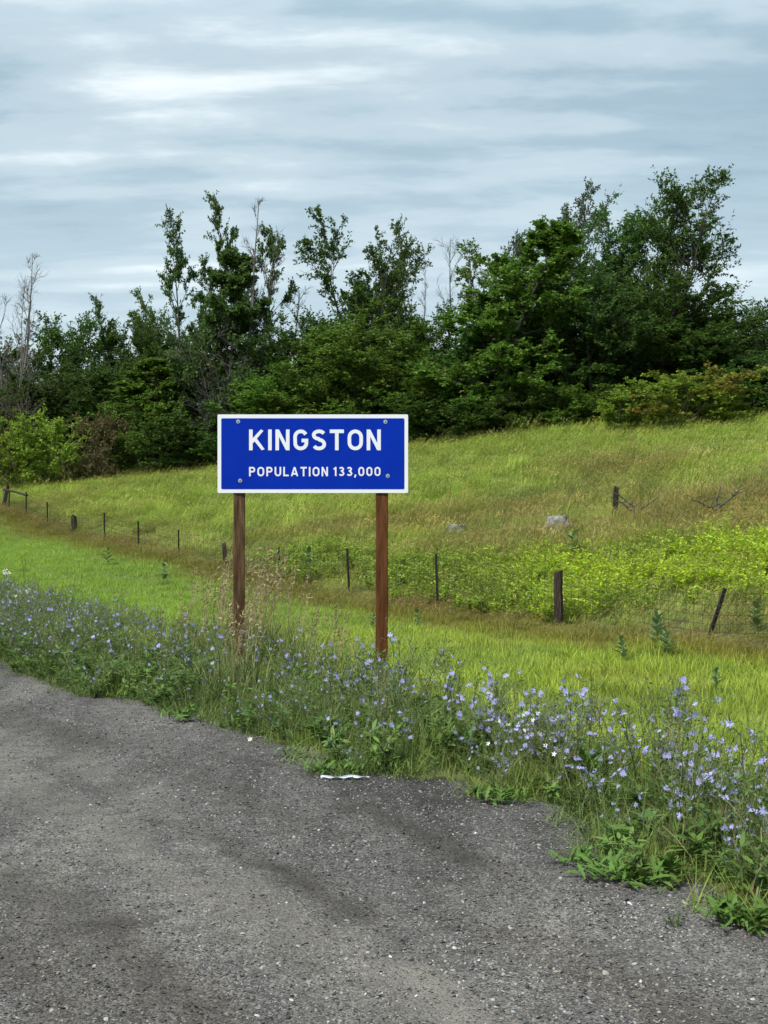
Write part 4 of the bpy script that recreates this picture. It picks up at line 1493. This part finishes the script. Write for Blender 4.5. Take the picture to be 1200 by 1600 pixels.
for px, py, H, lab in ((18, 965, .75, 'white lacy umbel plant at the left border above the blue flowers'), (40, 975, .6, 'shorter white lacy umbel plant next to the left border one'), (128, 985, .5, 'lone small white umbel plant above the blue flowers at left')):
    x, y = px2ground(px, py)
    r = np.random.default_rng(px)
    e = obj('umbel_plant', None, None, (x, y, float(ground_z(x, y))))
    tag(e, lab, 'flowering plant')
    P = grow(np.zeros((4, 3)), r.normal(0, .25, (4, 3)) + np.array([0, 0, 1]), H * r.uniform(.75, 1.1, 4), 5, np.zeros((4, 3)), .06, r)
    obj('stem', Geo().add(*tubes(P, np.full((4, 5), .003), 3), mat=0).mesh('stem', M['ch_stem']), e)
    for j in range(4):
        g = Geo()
        c = disc(30, .055, r)
        c[:, 2] = .03 - 6 * (c[:, 0] ** 2 + c[:, 1] ** 2)
        add_leaves(g, c, r.normal(0, 1, (30, 3)), np.array([[0, 0, 1.]]).repeat(30, 0), np.full(30, .016), np.full(30, .014))
        obj('umbel', g.mesh('umbel', M['white_petal']), e, P[j, -1], (.5, 0, 0))

# tall grass round the left sign post, and long straws
M['tall'] = leaf_mat('tall_grass_blade', [(.05, .085, .022), (.09, .14, .03), (.15, .21, .045), (.26, .30, .09), (.30, .27, .13)], .3)
M['straw'] = leaf_mat('straw', [(.26, .19, .10), (.38, .31, .17), (.16, .10, .055)], .2)


def tall_clump(px, py, n_b, n_s, H, rad, label, seed):
    r = np.random.default_rng(seed)
    x, y = px2ground(px, py)
    g = Geo()
    add_blades(g, disc(n_b, rad, r), r.uniform(0, 6.28, n_b), r.uniform(.35, .9, n_b) * H, r.uniform(.007, .015, n_b), r.uniform(.2, .8, n_b), k=6)
    e = obj('tall_grass', None, None, (x, y, float(ground_z(x, y)) - .02))
    tag(e, label, 'grass clump')
    obj('blades', g.mesh('tall_blades', M['tall']), e)
    g = Geo()
    b = disc(n_s, rad, r)
    P = grow(b, np.concatenate([r.normal(.02, .13, (n_s, 2)), np.ones((n_s, 1))], 1), H * r.uniform(.8, 1.25, n_s), 8, np.array([[.22, 0, -.02]]).repeat(n_s, 0), .03, r)
    g.add(*tubes(P, np.linspace(.003, .0014, 8)[None].repeat(n_s, 0), 3), mat=0)
    for j in range(16):
        u = j / 16 * .28 * 7
        i = 7 - int(u) - 1
        fr = u - int(u)
        q = P[:, i + 1] * (1 - fr) + P[:, i] * fr
        add_leaves(g, q, r.normal(0, .55, (n_s, 3)) + np.array([.25, 0, .35]), r.normal(0, 1, (n_s, 3)), r.uniform(.025, .065, n_s), r.uniform(.009, .017, n_s), 0)
    obj('seed_heads', g.mesh('seed_heads', M['straw']), e)


tall_clump(372, 1055, 240, 48, 1.15, .30, 'tall brome grass with brown plumes hugging the left sign post', 1)
tall_clump(325, 1045, 110, 34, .95, .30, 'tall straw coloured grass just left of the left sign post', 2)
tall_clump(425, 1060, 320, 20, 1.15, .30, 'thick green tall grass right of the left sign post', 3)
tall_clump(485, 1075, 240, 14, .8, .36, 'arching green grass clump between the sign posts', 4)
tall_clump(545, 1085, 120, 8, .6, .28, 'lower green grass clump left of the right sign post', 5)
tall_clump(385, 1000, 120, 30, .85, .4, 'brown plumed grass standing behind the left sign post', 8)
tall_clump(450, 1040, 200, 10, .8, .4, 'dark green tall grass clump behind the arching one', 9)
tall_clump(520, 1050, 170, 12, .7, .4, 'pale grass clump behind the gap between the sign posts', 10)
tall_clump(368, 1100, 150, 16, .8, .25, 'green grass clump covering the foot of the left sign post', 11)
tall_clump(610, 1090, 60, 7, .42, .22, 'thin straw grass at the foot of the right sign post', 6)
tall_clump(295, 1050, 60, 7, .6, .25, 'sparse tall grass at the left end of the sign', 7)


def dark_spikes(px, py, H, n_s, label, seed, group=None):
    r = np.random.default_rng(seed)
    x, y = px2ground(px, py)
    g = Geo()
    b = disc(n_s, .12, r)
    P = grow(b, np.concatenate([r.normal(0, .16, (n_s, 2)), np.ones((n_s, 1))], 1), H * r.uniform(.65, 1.1, n_s), 8, np.zeros((n_s, 3)), .05, r)
    g.add(*tubes(P, np.linspace(.0035, .0015, 8)[None].repeat(n_s, 0), 3), mat=0)
    m_ = n_s * 44
    si = np.repeat(np.arange(n_s), 44)
    u = r.uniform(1.5, 6.99, m_); i = u.astype(int); fr = (u - i)[:, None]
    q = P[si, i] * (1 - fr) + P[si, i + 1] * fr
    add_leaves(g, q, r.normal(0, 1, (m_, 3)) + np.array([0, 0, .6]), r.normal(0, 1, (m_, 3)), r.uniform(.012, .035, m_), r.uniform(.006, .012, m_), 1)
    tag(obj('seedy_weed', g.mesh('seedy_weed', [M['bark_dark'], M['mug']]), None, (x, y, float(ground_z(x, y)))), label, 'weed', group)


M['mug'] = leaf_mat('dull_seed_spike', [(.10, .11, .07), (.15, .155, .105), (.12, .10, .07)], .15)
dark_spikes(1015, 1215, .62, 7, 'dull grey seeding weed spikes above the lower right chicory', 1)
dark_spikes(1060, 1210, .62, 7, 'greyish seeding weed spikes right of the taller dull ones', 2)
dark_spikes(1095, 1200, .5, 4, 'thin greyish seeding weed spikes furthest right in the green grass', 3)
dark_spikes(955, 1215, .5, 4, 'dark wiry seeding weed at the left of the lower right spikes', 4)
dark_spikes(38, 905, .8, 5, 'dark seeding weed spikes in the mown strip near the left border', 5)
dark_spikes(120, 930, .6, 5, 'dull weed spikes in the mown strip left of the sign', 6)
dark_spikes(225, 985, .6, 4, 'dull weed spikes on the verge halfway to the left border', 7)
for i, (px0, py0, px1, py1, Y0) in enumerate([(1120, 1235, 1200, 1392, 5.6), (1035, 1290, 1100, 1420, 5.6), (820, 1130, 850, 1250, 8.0), (435, 1075, 470, 1160, 9.5), (300, 1030, 320, 1110, 10.5), (925, 1080, 930, 1200, 8.5)]):
    a, b = np.array(at(px1, py1, Y0)), np.array(at(px0, py0, Y0 + .2))
    a[2] = min(a[2], float(ground_z(a[0], a[1])) + .02) if a[2] > 0 else a[2]
    m_ = (a + b) / 2 + np.array([.03, 0, .05])
    P = np.array([[a, (a + m_) / 2 + [0.006, 0, .012], m_, (b + m_) / 2 + [0, 0, .012], b]])
    o = obj('dry_stalk', Geo().add(*tubes(P, np.array([[.0022, .002, .0018, .0015, .001]]), 4), mat=0).mesh('dry_stalk', M['straw']))
    tag(o, 'pale dry leaning stalk ' + ['crossing the chicory at the right border', 'sloping over the lower right chicory', 'in the verge right of the sign', 'in front of the grass between the sign posts', 'left of the left sign post', 'standing thin before the green grass at right'][i], 'stalk')

# ------------------------------------------------------------------ trees
def LM(name, cols, **kw):
    M[name] = leaf_mat(name, cols, 0.38, obj_rand=.16, spec=.12, rough=.6, **kw)


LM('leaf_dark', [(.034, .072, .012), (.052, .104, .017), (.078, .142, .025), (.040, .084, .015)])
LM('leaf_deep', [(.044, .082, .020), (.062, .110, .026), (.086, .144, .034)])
LM('leaf_mid', [(.060, .122, .016), (.088, .165, .020), (.132, .215, .032), (.070, .136, .018)])
LM('leaf_bright', [(.12, .20, .022), (.18, .27, .03), (.24, .33, .045), (.14, .22, .025)])
LM('leaf_grey', [(.050, .070, .042), (.075, .098, .058), (.10, .12, .075)])
LM('leaf_brown', [(.085, .070, .035), (.12, .085, .045), (.09, .095, .035), (.14, .095, .045)])
LM('leaf_autumn', [(.14, .21, .022), (.20, .27, .03), (.16, .22, .025)], noise=(.45, (.17, .135, .028)))


def tree_geo(seed, style, n1=26, n2=9, n3=5, n_leaf=8, leaf=(.11, .19), lw=.55, base=.18, H=10.0, W=6.0, lean=0.0):
    """branching tree built at H x W metres. returns trunk Geo, crown Geo"""
    r = np.random.default_rng(seed)
    gt, gc = Geo(), Geo()
    trunks = {'spray': 2, 'round': 2, 'cone': 1, 'bush': 5, 'bare': 2, 'scrub': 6}[style]
    allP1, allR1 = [], []
    tp_, tr_ = [], []
    for ti in range(trunks):
        hh = H * ([1.0, .86][ti] if style in ('spray', 'bare', 'round') and ti < 2 else (1 if style == 'cone' else r.uniform(.6, 1.0)))
        off = r.uniform(-.12, .12, 2) * W if trunks > 1 else np.zeros(2)
        a0 = r.uniform(0, 6.28)
        sp = {'bush': .55, 'scrub': .45}.get(style, .18 if trunks > 1 else .04)
        d = np.array([[math.cos(a0) * sp + lean, math.sin(a0) * sp, 1.0]])
        K = 12
        P = grow(np.array([[off[0], off[1], -.3]]), d, np.array([(hh + .3) * (.93 if style not in ('bush', 'scrub') else .95)]), K, np.array([[0, 0, .5]]), .045, r)
        tp_.append(P)
        tr_.append(np.linspace(H * (.009 if style == 'bare' else .014), H * .0012, K)[None] * (1 if ti == 0 else .75))
    TP, TR = np.concatenate(tp_), np.concatenate(tr_)
    gt.add(*tubes(TP, TR, 7), mat=0, smooth=True)
    K = TP.shape[1]
    # limbs
    per = n1 // trunks + 1
    ti = np.repeat(np.arange(trunks), per)
    u = base + (0.985 - base) * ((np.tile(np.arange(per), trunks) + r.uniform(0, 1, per * trunks)) / per)
    idx = u * (K - 1)
    i = np.minimum(idx.astype(int), K - 2); fr = (idx - i)[:, None]
    q = TP[ti, i] * (1 - fr) + TP[ti, i + 1] * fr
    uh = np.clip(q[:, 2] / H, 0, 1)
    if style == 'cone':
        prof = np.clip(1.15 * (1 - uh) ** .75, .12, 1) * np.clip(.55 + uh * 2.2, 0, 1)
        elev = .25 + .55 * uh
    elif style == 'round':
        prof = np.sqrt(np.clip(1 - ((uh - .55) / .55) ** 2, .08, 1))
        elev = .15 + 1.0 * uh
    elif style == 'spray':
        prof = np.clip(1.0 - uh ** 1.6 * .5, .2, 1) * r.uniform(.6, 1.1, len(uh))
        elev = .55 + .65 * uh
    elif style == 'bare':
        prof = np.clip(1.0 - uh * .8, .2, 1) * r.uniform(.6, 1.0, len(uh))
        elev = np.full(len(uh), 1.0)
    else:
        prof = np.clip(1.1 - uh * .6, .2, 1) * r.uniform(.6, 1.1, len(uh))
        elev = .35 + .6 * uh
    elev = elev + r.normal(0, .22, len(uh))
    az = np.arange(len(u)) * 2.39996 + r.normal(0, .35, len(u))
    L1 = (W / 2) * prof * r.uniform(.75, 1.12, len(u)) / np.cos(np.clip(elev, 0, 1.1)) ** .5
    if style in ('spray',):
        L1 = np.maximum(L1, .16 * H * r.uniform(.5, 1, len(u)))
    dirs = np.stack([np.cos(az) * np.cos(elev), np.sin(az) * np.cos(elev), np.sin(elev)], -1)
    bend = np.array([[.15, 0, .30 if style in ('spray', 'bare') else .12]]).repeat(len(u), 0)
    P1 = grow(q, dirs, L1, 7, bend, .11, r)
    R1 = (TR[ti, i] * .55)[:, None] * np.linspace(1, .22, 7)[None]
    gt.add(*tubes(P1, R1, 5), mat=0)

    def children(P, Lp, n, lo, lens, spread, k, bend, wob, up=0.0):
        m, K_ = P.shape[:2]
        pi = np.repeat(np.arange(m), n)
        u = r.uniform(lo, 1, m * n) * (K_ - 1)
        i = np.minimum(u.astype(int), K_ - 2); fr = (u - i)[:, None]
        q = P[pi, i] * (1 - fr) + P[pi, i + 1] * fr
        pd = unit(P[pi, i + 1] - P[pi, i])
        sd = unit(np.cross(pd, r.normal(0, 1, pd.shape)))
        sd[:, 2] *= .6
        d = unit(pd * math.cos(spread) + sd * math.sin(spread) * r.uniform(.6, 1.3, (m * n, 1)) + np.array([0, 0, up]))
        L = lens(Lp[pi], u / (K_ - 1))
        return grow(q, d, L, k, np.array([bend]).repeat(m * n, 0), wob, r), L

    P2, L2 = children(P1, L1, n2, .18, lambda Lp, u: Lp * .5 * (1.05 - .55 * u) * r.uniform(.6, 1.2, len(u)), .75, 5, (.1, 0, .1), .12, .1)
    gt.add(*tubes(P2, np.linspace(.018, .006, 5)[None].repeat(len(P2), 0) * (H / 10) * (.55 if style == 'bare' else 1), 3), mat=0)
    tw = {'spray': (.9, .35), 'bare': (.9, .3)}.get(style, (.75, .25))
    P3, L3 = children(P2, L2, n3, .15, lambda Lp, u: np.clip(Lp * .6, tw[1], tw[0]) * r.uniform(.6, 1.2, len(u)), .7, 4, (.15, 0, -.18 if style == 'spray' else .05), .12, .1)
    if style == 'bare' or style == 'scrub':
        gt.add(*tubes(P3, np.linspace(.010, .005, 4)[None].repeat(len(P3), 0) * (H / 10) * (.6 if style == 'bare' else 1), 3), mat=0)
    if n_leaf:
        def put(P, nl, lo=0.0):
            m, K_ = P.shape[:2]
            pi = np.repeat(np.arange(m), nl)
            u = r.uniform(lo, 1, m * nl) * (K_ - 1)
            i = np.minimum(u.astype(int), K_ - 2); fr = (u - i)[:, None]
            q = P[pi, i] * (1 - fr) + P[pi, i + 1] * fr
            pd = unit(P[pi, i + 1] - P[pi, i])
            d = unit(pd * .5 + r.normal(0, .75, q.shape) + np.array([0.1, 0, -.15]))
            nn = np.array([0, -.15, .9]) + r.normal(0, .75, q.shape)
            L = r.uniform(*leaf, len(q))
            add_leaves(gc, q, d, nn, L, L * lw * r.uniform(.8, 1.2, len(q)), 0)
        put(P3, n_leaf)
        put(P2, 2, .4)
        put(TP[:, -3:], 30)
    return gt, gc


KIND = {}


def make_kind(key, mats, **kw):
    gt, gc = tree_geo(**kw)
    H, W = kw.get('H', 10.), kw.get('W', 6.)
    bark = M['bark_grey'] if key.startswith('bare') else M['bark_dark']
    V = np.concatenate(gc.v) if gc.v else np.concatenate(gt.v)
    top = np.percentile(V[:, 2], 99.9)
    wid = np.percentile(V[:, 0], 98.5) - np.percentile(V[:, 0], 1.5)
    cx = (np.percentile(V[:, 0], 98.5) + np.percentile(V[:, 0], 1.5)) / 2
    cy = (np.percentile(V[:, 1], 98.5) + np.percentile(V[:, 1], 1.5)) / 2
    if key[:5] in ('spray', 'cone_', 'bare_'):
        tip = V[V[:, 2] > top - .06 * H].mean(0)
        cx, cy = .7 * tip[0] + .3 * cx, .7 * tip[1] + .3 * cy
    KIND[key] = dict(trunk=gt.mesh('trunk', bark), crown={m: None for m in mats}, H=top, W=wid, cx=cx, cy=cy, gc=gc)
    if gc.v:
        first = gc.mesh('crown', M[mats[0]])
        KIND[key]['crown'][mats[0]] = first
        for m in mats[1:]:
            c = first.copy()
            c.materials[0] = M[m]
            KIND[key]['crown'][m] = c


make_kind('spray_a', ['leaf_deep', 'leaf_grey', 'leaf_dark', 'leaf_mid'], seed=301, style='spray', n1=30, n2=9, n3=5, n_leaf=12, H=12, W=4.6, base=.22, leaf=(.12, .20), lw=.5)
make_kind('spray_b', ['leaf_deep', 'leaf_dark', 'leaf_mid', 'leaf_grey'], seed=302, style='spray', n1=34, n2=9, n3=5, n_leaf=12, H=12, W=6.2, base=.25, leaf=(.12, .20), lw=.5)
make_kind('spray_c', ['leaf_dark', 'leaf_deep', 'leaf_grey'], seed=303, style='spray', n1=50, n2=10, n3=5, n_leaf=12, H=12, W=8.5, base=.2, leaf=(.12, .20), lw=.5)
make_kind('round_a', ['leaf_dark', 'leaf_mid', 'leaf_deep'], seed=304, style='round', n1=46, n2=11, n3=6, n_leaf=14, H=9, W=7.0, base=.12, leaf=(.12, .20), lw=.65)
make_kind('round_b', ['leaf_mid', 'leaf_dark', 'leaf_bright', 'leaf_deep'], seed=305, style='round', n1=46, n2=11, n3=6, n_leaf=14, H=8, W=6.5, base=.06, leaf=(.12, .20), lw=.65)
make_kind('cone_a', ['leaf_mid', 'leaf_dark'], seed=306, style='cone', n1=54, n2=11, n3=6, n_leaf=11, H=11, W=6.5, base=.04, leaf=(.12, .20), lw=.65)
make_kind('cone_b', ['leaf_mid', 'leaf_deep', 'leaf_dark'], seed=307, style='cone', n1=50, n2=10, n3=6, n_leaf=11, H=10, W=5.5, base=.04, leaf=(.12, .20), lw=.6)
make_kind('bush_a', ['leaf_mid', 'leaf_dark', 'leaf_bright', 'leaf_autumn', 'leaf_brown'], seed=308, style='bush', n1=36, n2=8, n3=4, n_leaf=9, H=4, W=5, base=.05, leaf=(.12, .19), lw=.6)
make_kind('bush_b', ['leaf_dark', 'leaf_autumn', 'leaf_mid', 'leaf_bright', 'leaf_brown', 'leaf_grey'], seed=309, style='bush', n1=36, n2=8, n3=4, n_leaf=9, H=4, W=4.5, base=.03, leaf=(.12, .19), lw=.5)
make_kind('scrub', ['leaf_brown', 'leaf_grey'], seed=310, style='scrub', n1=40, n2=8, n3=4, n_leaf=1, H=6, W=5, base=.05, leaf=(.06, .10), lw=.5)
make_kind('bare_a', [], seed=311, style='bare', n1=24, n2=6, n3=4, n_leaf=0, H=11, W=3.2, base=.35)
make_kind('bare_b', [], seed=312, style='bare', n1=22, n2=6, n3=4, n_leaf=0, H=9, W=4.5, base=.3)

used = {}


def place(kind, mat, px, ytop, wpx, Y, label, name='tree', cat='tree', group=None, rot=None, dy=0):
    K = KIND[kind]
    X = (px - 600) / F * Y
    g0 = float(ground_z(X, Y)) - .05
    zt = CAM_Z + (800 - ytop) / F * Y
    hz_ = max(.6, zt - g0) / K['H']
    wz = (1.0 if kind[:5] in ('bare_',) else {'spray_a': 1.3, 'spray_b': 1.1, 'spray_c': 1.0}.get(kind, 1.2)) * wpx / F * Y / K['W']
    a = rot if rot is not None else 0.0
    e = obj(name, None, None, (X - wz * (K['cx'] * math.cos(a) - K['cy'] * math.sin(a)), Y, g0), (0, 0, a), (wz, wz, hz_))
    tag(e, label, cat, group)
    obj('trunk', K['trunk'], e)
    if K['crown']:
        obj('crown', K['crown'][mat], e)
    return e


PI = math.pi
# skyline trees and those in the middle of the wood, left to right
place('bare_b', None, 2, 385, 95, 84, 'bare leafless tree at the left border against the sky', 'bare_tree')
place('bare_a', None, 40, 392, 75, 86, 'slender bare tree just right of the left border one', 'bare_tree', rot=2)
place('round_a', 'leaf_dark', 95, 488, 130, 94, 'round topped dark tree on the far left skyline', 'broadleaf_tree')
place('round_b', 'leaf_dark', 5, 512, 110, 92, 'dark tree below the bare ones at the left border', 'broadleaf_tree', rot=1)
place('spray_a', 'leaf_dark', 168, 464, 70, 92, 'small tree with tufted top, right of the round topped one', 'broadleaf_tree', rot=.5)
place('spray_b', 'leaf_mid', 228, 450, 80, 90, 'pale tufted sapling showing above the left wood', 'broadleaf_tree', rot=2.5)
place('round_a', 'leaf_dark', 165, 502, 120, 93, 'dark round tree under the small tufted one at left', 'broadleaf_tree', rot=4)
place('round_a', 'leaf_dark', 245, 495, 110, 90, 'dark low tree between the pale sapling and the tall spire tree', 'broadleaf_tree', rot=2)
place('spray_a', 'leaf_deep', 288, 345, 92, 80, 'tall feathery tree leaning left beside the spire shaped one', 'elm_tree', rot=1.6)
place('spray_a', 'leaf_deep', 350, 298, 95, 79, 'tallest spire shaped feathery tree on the left half of the skyline', 'elm_tree')
place('bare_a', None, 404, 316, 85, 76, 'tall grey leafless tree right of the spire shaped tree', 'bare_tree', rot=1)
place('bare_b', None, 452, 440, 110, 78, 'dead branches reaching into the sky gap left of the twin feathery trees', 'bare_tree', rot=4)
place('spray_b', 'leaf_dark', 520, 328, 135, 79, 'left one of the twin feathery trees above the sign', 'elm_tree', rot=2.8)
place('spray_b', 'leaf_deep', 612, 328, 120, 80, 'right one of the twin feathery trees above the sign', 'elm_tree', rot=.4)
place('bare_b', None, 706, 375, 90, 84, 'pale bare tree in the sky gap right of the sign', 'bare_tree', rot=1.2)
place('bare_a', None, 660, 405, 50, 86, 'short bare tree poking out between the twin feathery trees and the gap', 'bare_tree', rot=2.2)
place('spray_b', 'leaf_mid', 755, 360, 130, 73, 'bushy feathery tree left of the big conical tree', 'elm_tree', rot=1.7)
place('cone_a', 'leaf_mid', 845, 350, 200, 67, 'big conical mid green tree standing in front of the wood', 'maple_tree')
place('spray_b', 'leaf_grey', 895, 302, 105, 78, 'pale grey-green tree showing behind the conical tree', 'poplar_tree', rot=5)
place('spray_c', 'leaf_dark', 965, 305, 170, 72, 'dark full crowned tree left of the highest tree on the right', 'elm_tree', rot=2.2)
place('spray_c', 'leaf_dark', 1065, 284, 190, 70, 'highest dark tree on the right with sprays reaching out to the right', 'elm_tree', rot=.3)
place('spray_b', 'leaf_dark', 1010, 330, 110, 75, 'narrow dark tree wedged between the two tallest right trees', 'elm_tree', rot=4)
place('round_a', 'leaf_deep', 1195, 468, 110, 76, 'dark low tree at the right border', 'broadleaf_tree', rot=1)
# body of the wood
for i, (k_, m_, px, yt, w_, Y_, lab) in enumerate([
        ('cone_b', 'leaf_deep', 370, 400, 130, 77, 'dark dense tree directly behind the left end of the sign'),
        ('round_b', 'leaf_mid', 560, 478, 180, 71, 'broad mid green tree right above the sign'),
        ('round_a', 'leaf_dark', 475, 490, 150, 75, 'dark round tree above the middle of the sign'),
        ('round_a', 'leaf_dark', 655, 470, 140, 76, 'dark round tree above the right end of the sign'),
        ('round_b', 'leaf_mid', 430, 570, 150, 72, 'yellowish green low tree above the left half of the sign'),
        ('cone_b', 'leaf_mid', 250, 560, 150, 78, 'mid green bushy tree at the left wood edge'),
        ('round_a', 'leaf_dark', 170, 560, 150, 84, 'dark tree behind the brown thicket at left'),
        ('round_b', 'leaf_dark', 320, 520, 130, 80, 'dark tree under the spire shaped tree'),
        ('round_b', 'leaf_mid', 690, 560, 160, 69, 'leafy tree just right of the sign at the wood edge'),
        ('cone_b', 'leaf_dark', 770, 470, 170, 70, 'dark leafy tree at the left foot of the big conical tree'),
        ('round_a', 'leaf_deep', 930, 420, 180, 68, 'blue-green round tree right of the big conical tree'),
        ('round_a', 'leaf_dark', 1035, 440, 200, 68, 'dark wide tree filling the wood under the highest trees'),
        ('round_b', 'leaf_dark', 1130, 470, 170, 68, 'dark tree below the outreaching sprays at right'),
        ('round_b', 'leaf_deep', 1195, 540, 150, 65, 'leafy tree at the right border behind the yellow shrub'),
        ('round_a', 'leaf_dark', 600, 540, 140, 76, 'dark tree behind the broad mid green one'),
        ('round_b', 'leaf_dark', 60, 570, 150, 84, 'dark tree over the bright shrubs at far left'),
        ('round_a', 'leaf_deep', 850, 480, 150, 73, 'dark tree hidden behind the big conical tree')]):
    place(k_, m_, px, yt, w_, Y_, lab, 'broadleaf_tree', rot=(i * 2.1) % 6.28)
# back rows that close the wood
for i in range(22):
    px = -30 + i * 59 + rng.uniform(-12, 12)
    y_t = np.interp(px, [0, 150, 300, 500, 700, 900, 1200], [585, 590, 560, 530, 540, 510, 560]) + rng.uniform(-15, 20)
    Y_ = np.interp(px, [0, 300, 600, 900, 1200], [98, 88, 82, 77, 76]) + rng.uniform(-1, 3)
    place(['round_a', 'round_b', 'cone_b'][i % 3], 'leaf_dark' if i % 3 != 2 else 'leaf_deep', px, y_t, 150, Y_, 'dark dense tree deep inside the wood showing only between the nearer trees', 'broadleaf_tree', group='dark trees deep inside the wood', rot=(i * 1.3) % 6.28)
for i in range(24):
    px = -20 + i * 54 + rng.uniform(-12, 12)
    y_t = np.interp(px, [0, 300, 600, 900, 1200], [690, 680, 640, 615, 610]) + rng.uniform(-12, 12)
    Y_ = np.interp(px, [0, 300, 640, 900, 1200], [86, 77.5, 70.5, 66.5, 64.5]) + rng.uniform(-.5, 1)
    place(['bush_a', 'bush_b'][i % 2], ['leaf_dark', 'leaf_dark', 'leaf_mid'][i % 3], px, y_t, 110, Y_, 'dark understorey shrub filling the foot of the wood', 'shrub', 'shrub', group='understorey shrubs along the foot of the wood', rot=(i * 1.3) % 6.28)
# shrubs along the edge
for i, (k_, m_, px, yt, w_, Y_, lab) in enumerate([
        ('bush_a', 'leaf_bright', 85, 640, 100, 75, 'bright yellow-green shrub at the far left wood edge'),
        ('bush_b', 'leaf_bright', 30, 640, 90, 76, 'bright shrub at the left border under the bare trees'),
        ('bush_a', 'leaf_brown', 152, 630, 80, 74, 'brown-leaved thicket at the left wood edge'),
        ('bush_b', 'leaf_mid', 225, 610, 120, 75, 'mid green shrub right of the brown thicket'),
        ('bush_a', 'leaf_dark', 290, 640, 130, 74, 'dark shrub left of the sign at the wood edge'),
        ('bush_b', 'leaf_dark', 350, 650, 110, 72.5, 'dark shrub half hidden by the sign left edge'),
        ('bush_b', 'leaf_grey', 375, 560, 110, 73, 'grey-green twiggy shrub just above the left end of the sign'),
        ('bush_a', 'leaf_mid', 460, 600, 130, 71, 'mid green shrub peeping over the sign left of its middle'),
        ('bush_b', 'leaf_mid', 560, 600, 150, 69.5, 'mid green shrub peeping over the sign right of its middle'),
        ('bush_a', 'leaf_dark', 650, 600, 110, 67.5, 'dark shrub at the upper right corner of the sign'),
        ('bush_b', 'leaf_mid', 740, 585, 130, 66.5, 'leafy shrub right of the sign at the field border'),
        ('bush_a', 'leaf_dark', 700, 625, 120, 66, 'low dark shrub right of the sign at the field border'),
        ('bush_b', 'leaf_dark', 800, 600, 120, 65, 'dark shrub under the left side of the conical tree'),
        ('bush_a', 'leaf_mid', 870, 590, 120, 64.5, 'mid green shrub under the right side of the conical tree'),
        ('bush_b', 'leaf_dark', 930, 590, 130, 65, 'dark shrub between the conical tree and the yellow shrub'),
        ('bush_a', 'leaf_mid', 1000, 600, 130, 63.5, 'green shrub left of the orange tinged shrub'),
        ('bush_a', 'leaf_autumn', 1075, 570, 150, 60.5, 'yellow-green shrub with orange patches at the field border on the right'),
        ('bush_b', 'leaf_bright', 1140, 622, 80, 60, 'low yellowish shrub right of the orange patched one'),
        ('bush_a', 'leaf_dark', 1170, 570, 150, 63, 'dark shrub behind the low yellowish one at right'),
        ('bush_b', 'leaf_bright', 985, 590, 90, 61, 'small bright shrub at the left foot of the yellow shrub'),
        ('scrub', 'leaf_grey', 375, 500, 120, 75, 'grey twiggy thicket climbing below the tall leafless tree'),
        ('scrub', 'leaf_brown', 5, 560, 110, 78, 'grey-brown bare thicket at the left border')]):
    place(k_, m_, px, yt, w_, Y_, lab, 'shrub', 'shrub', rot=(i * 1.7) % 6.28)
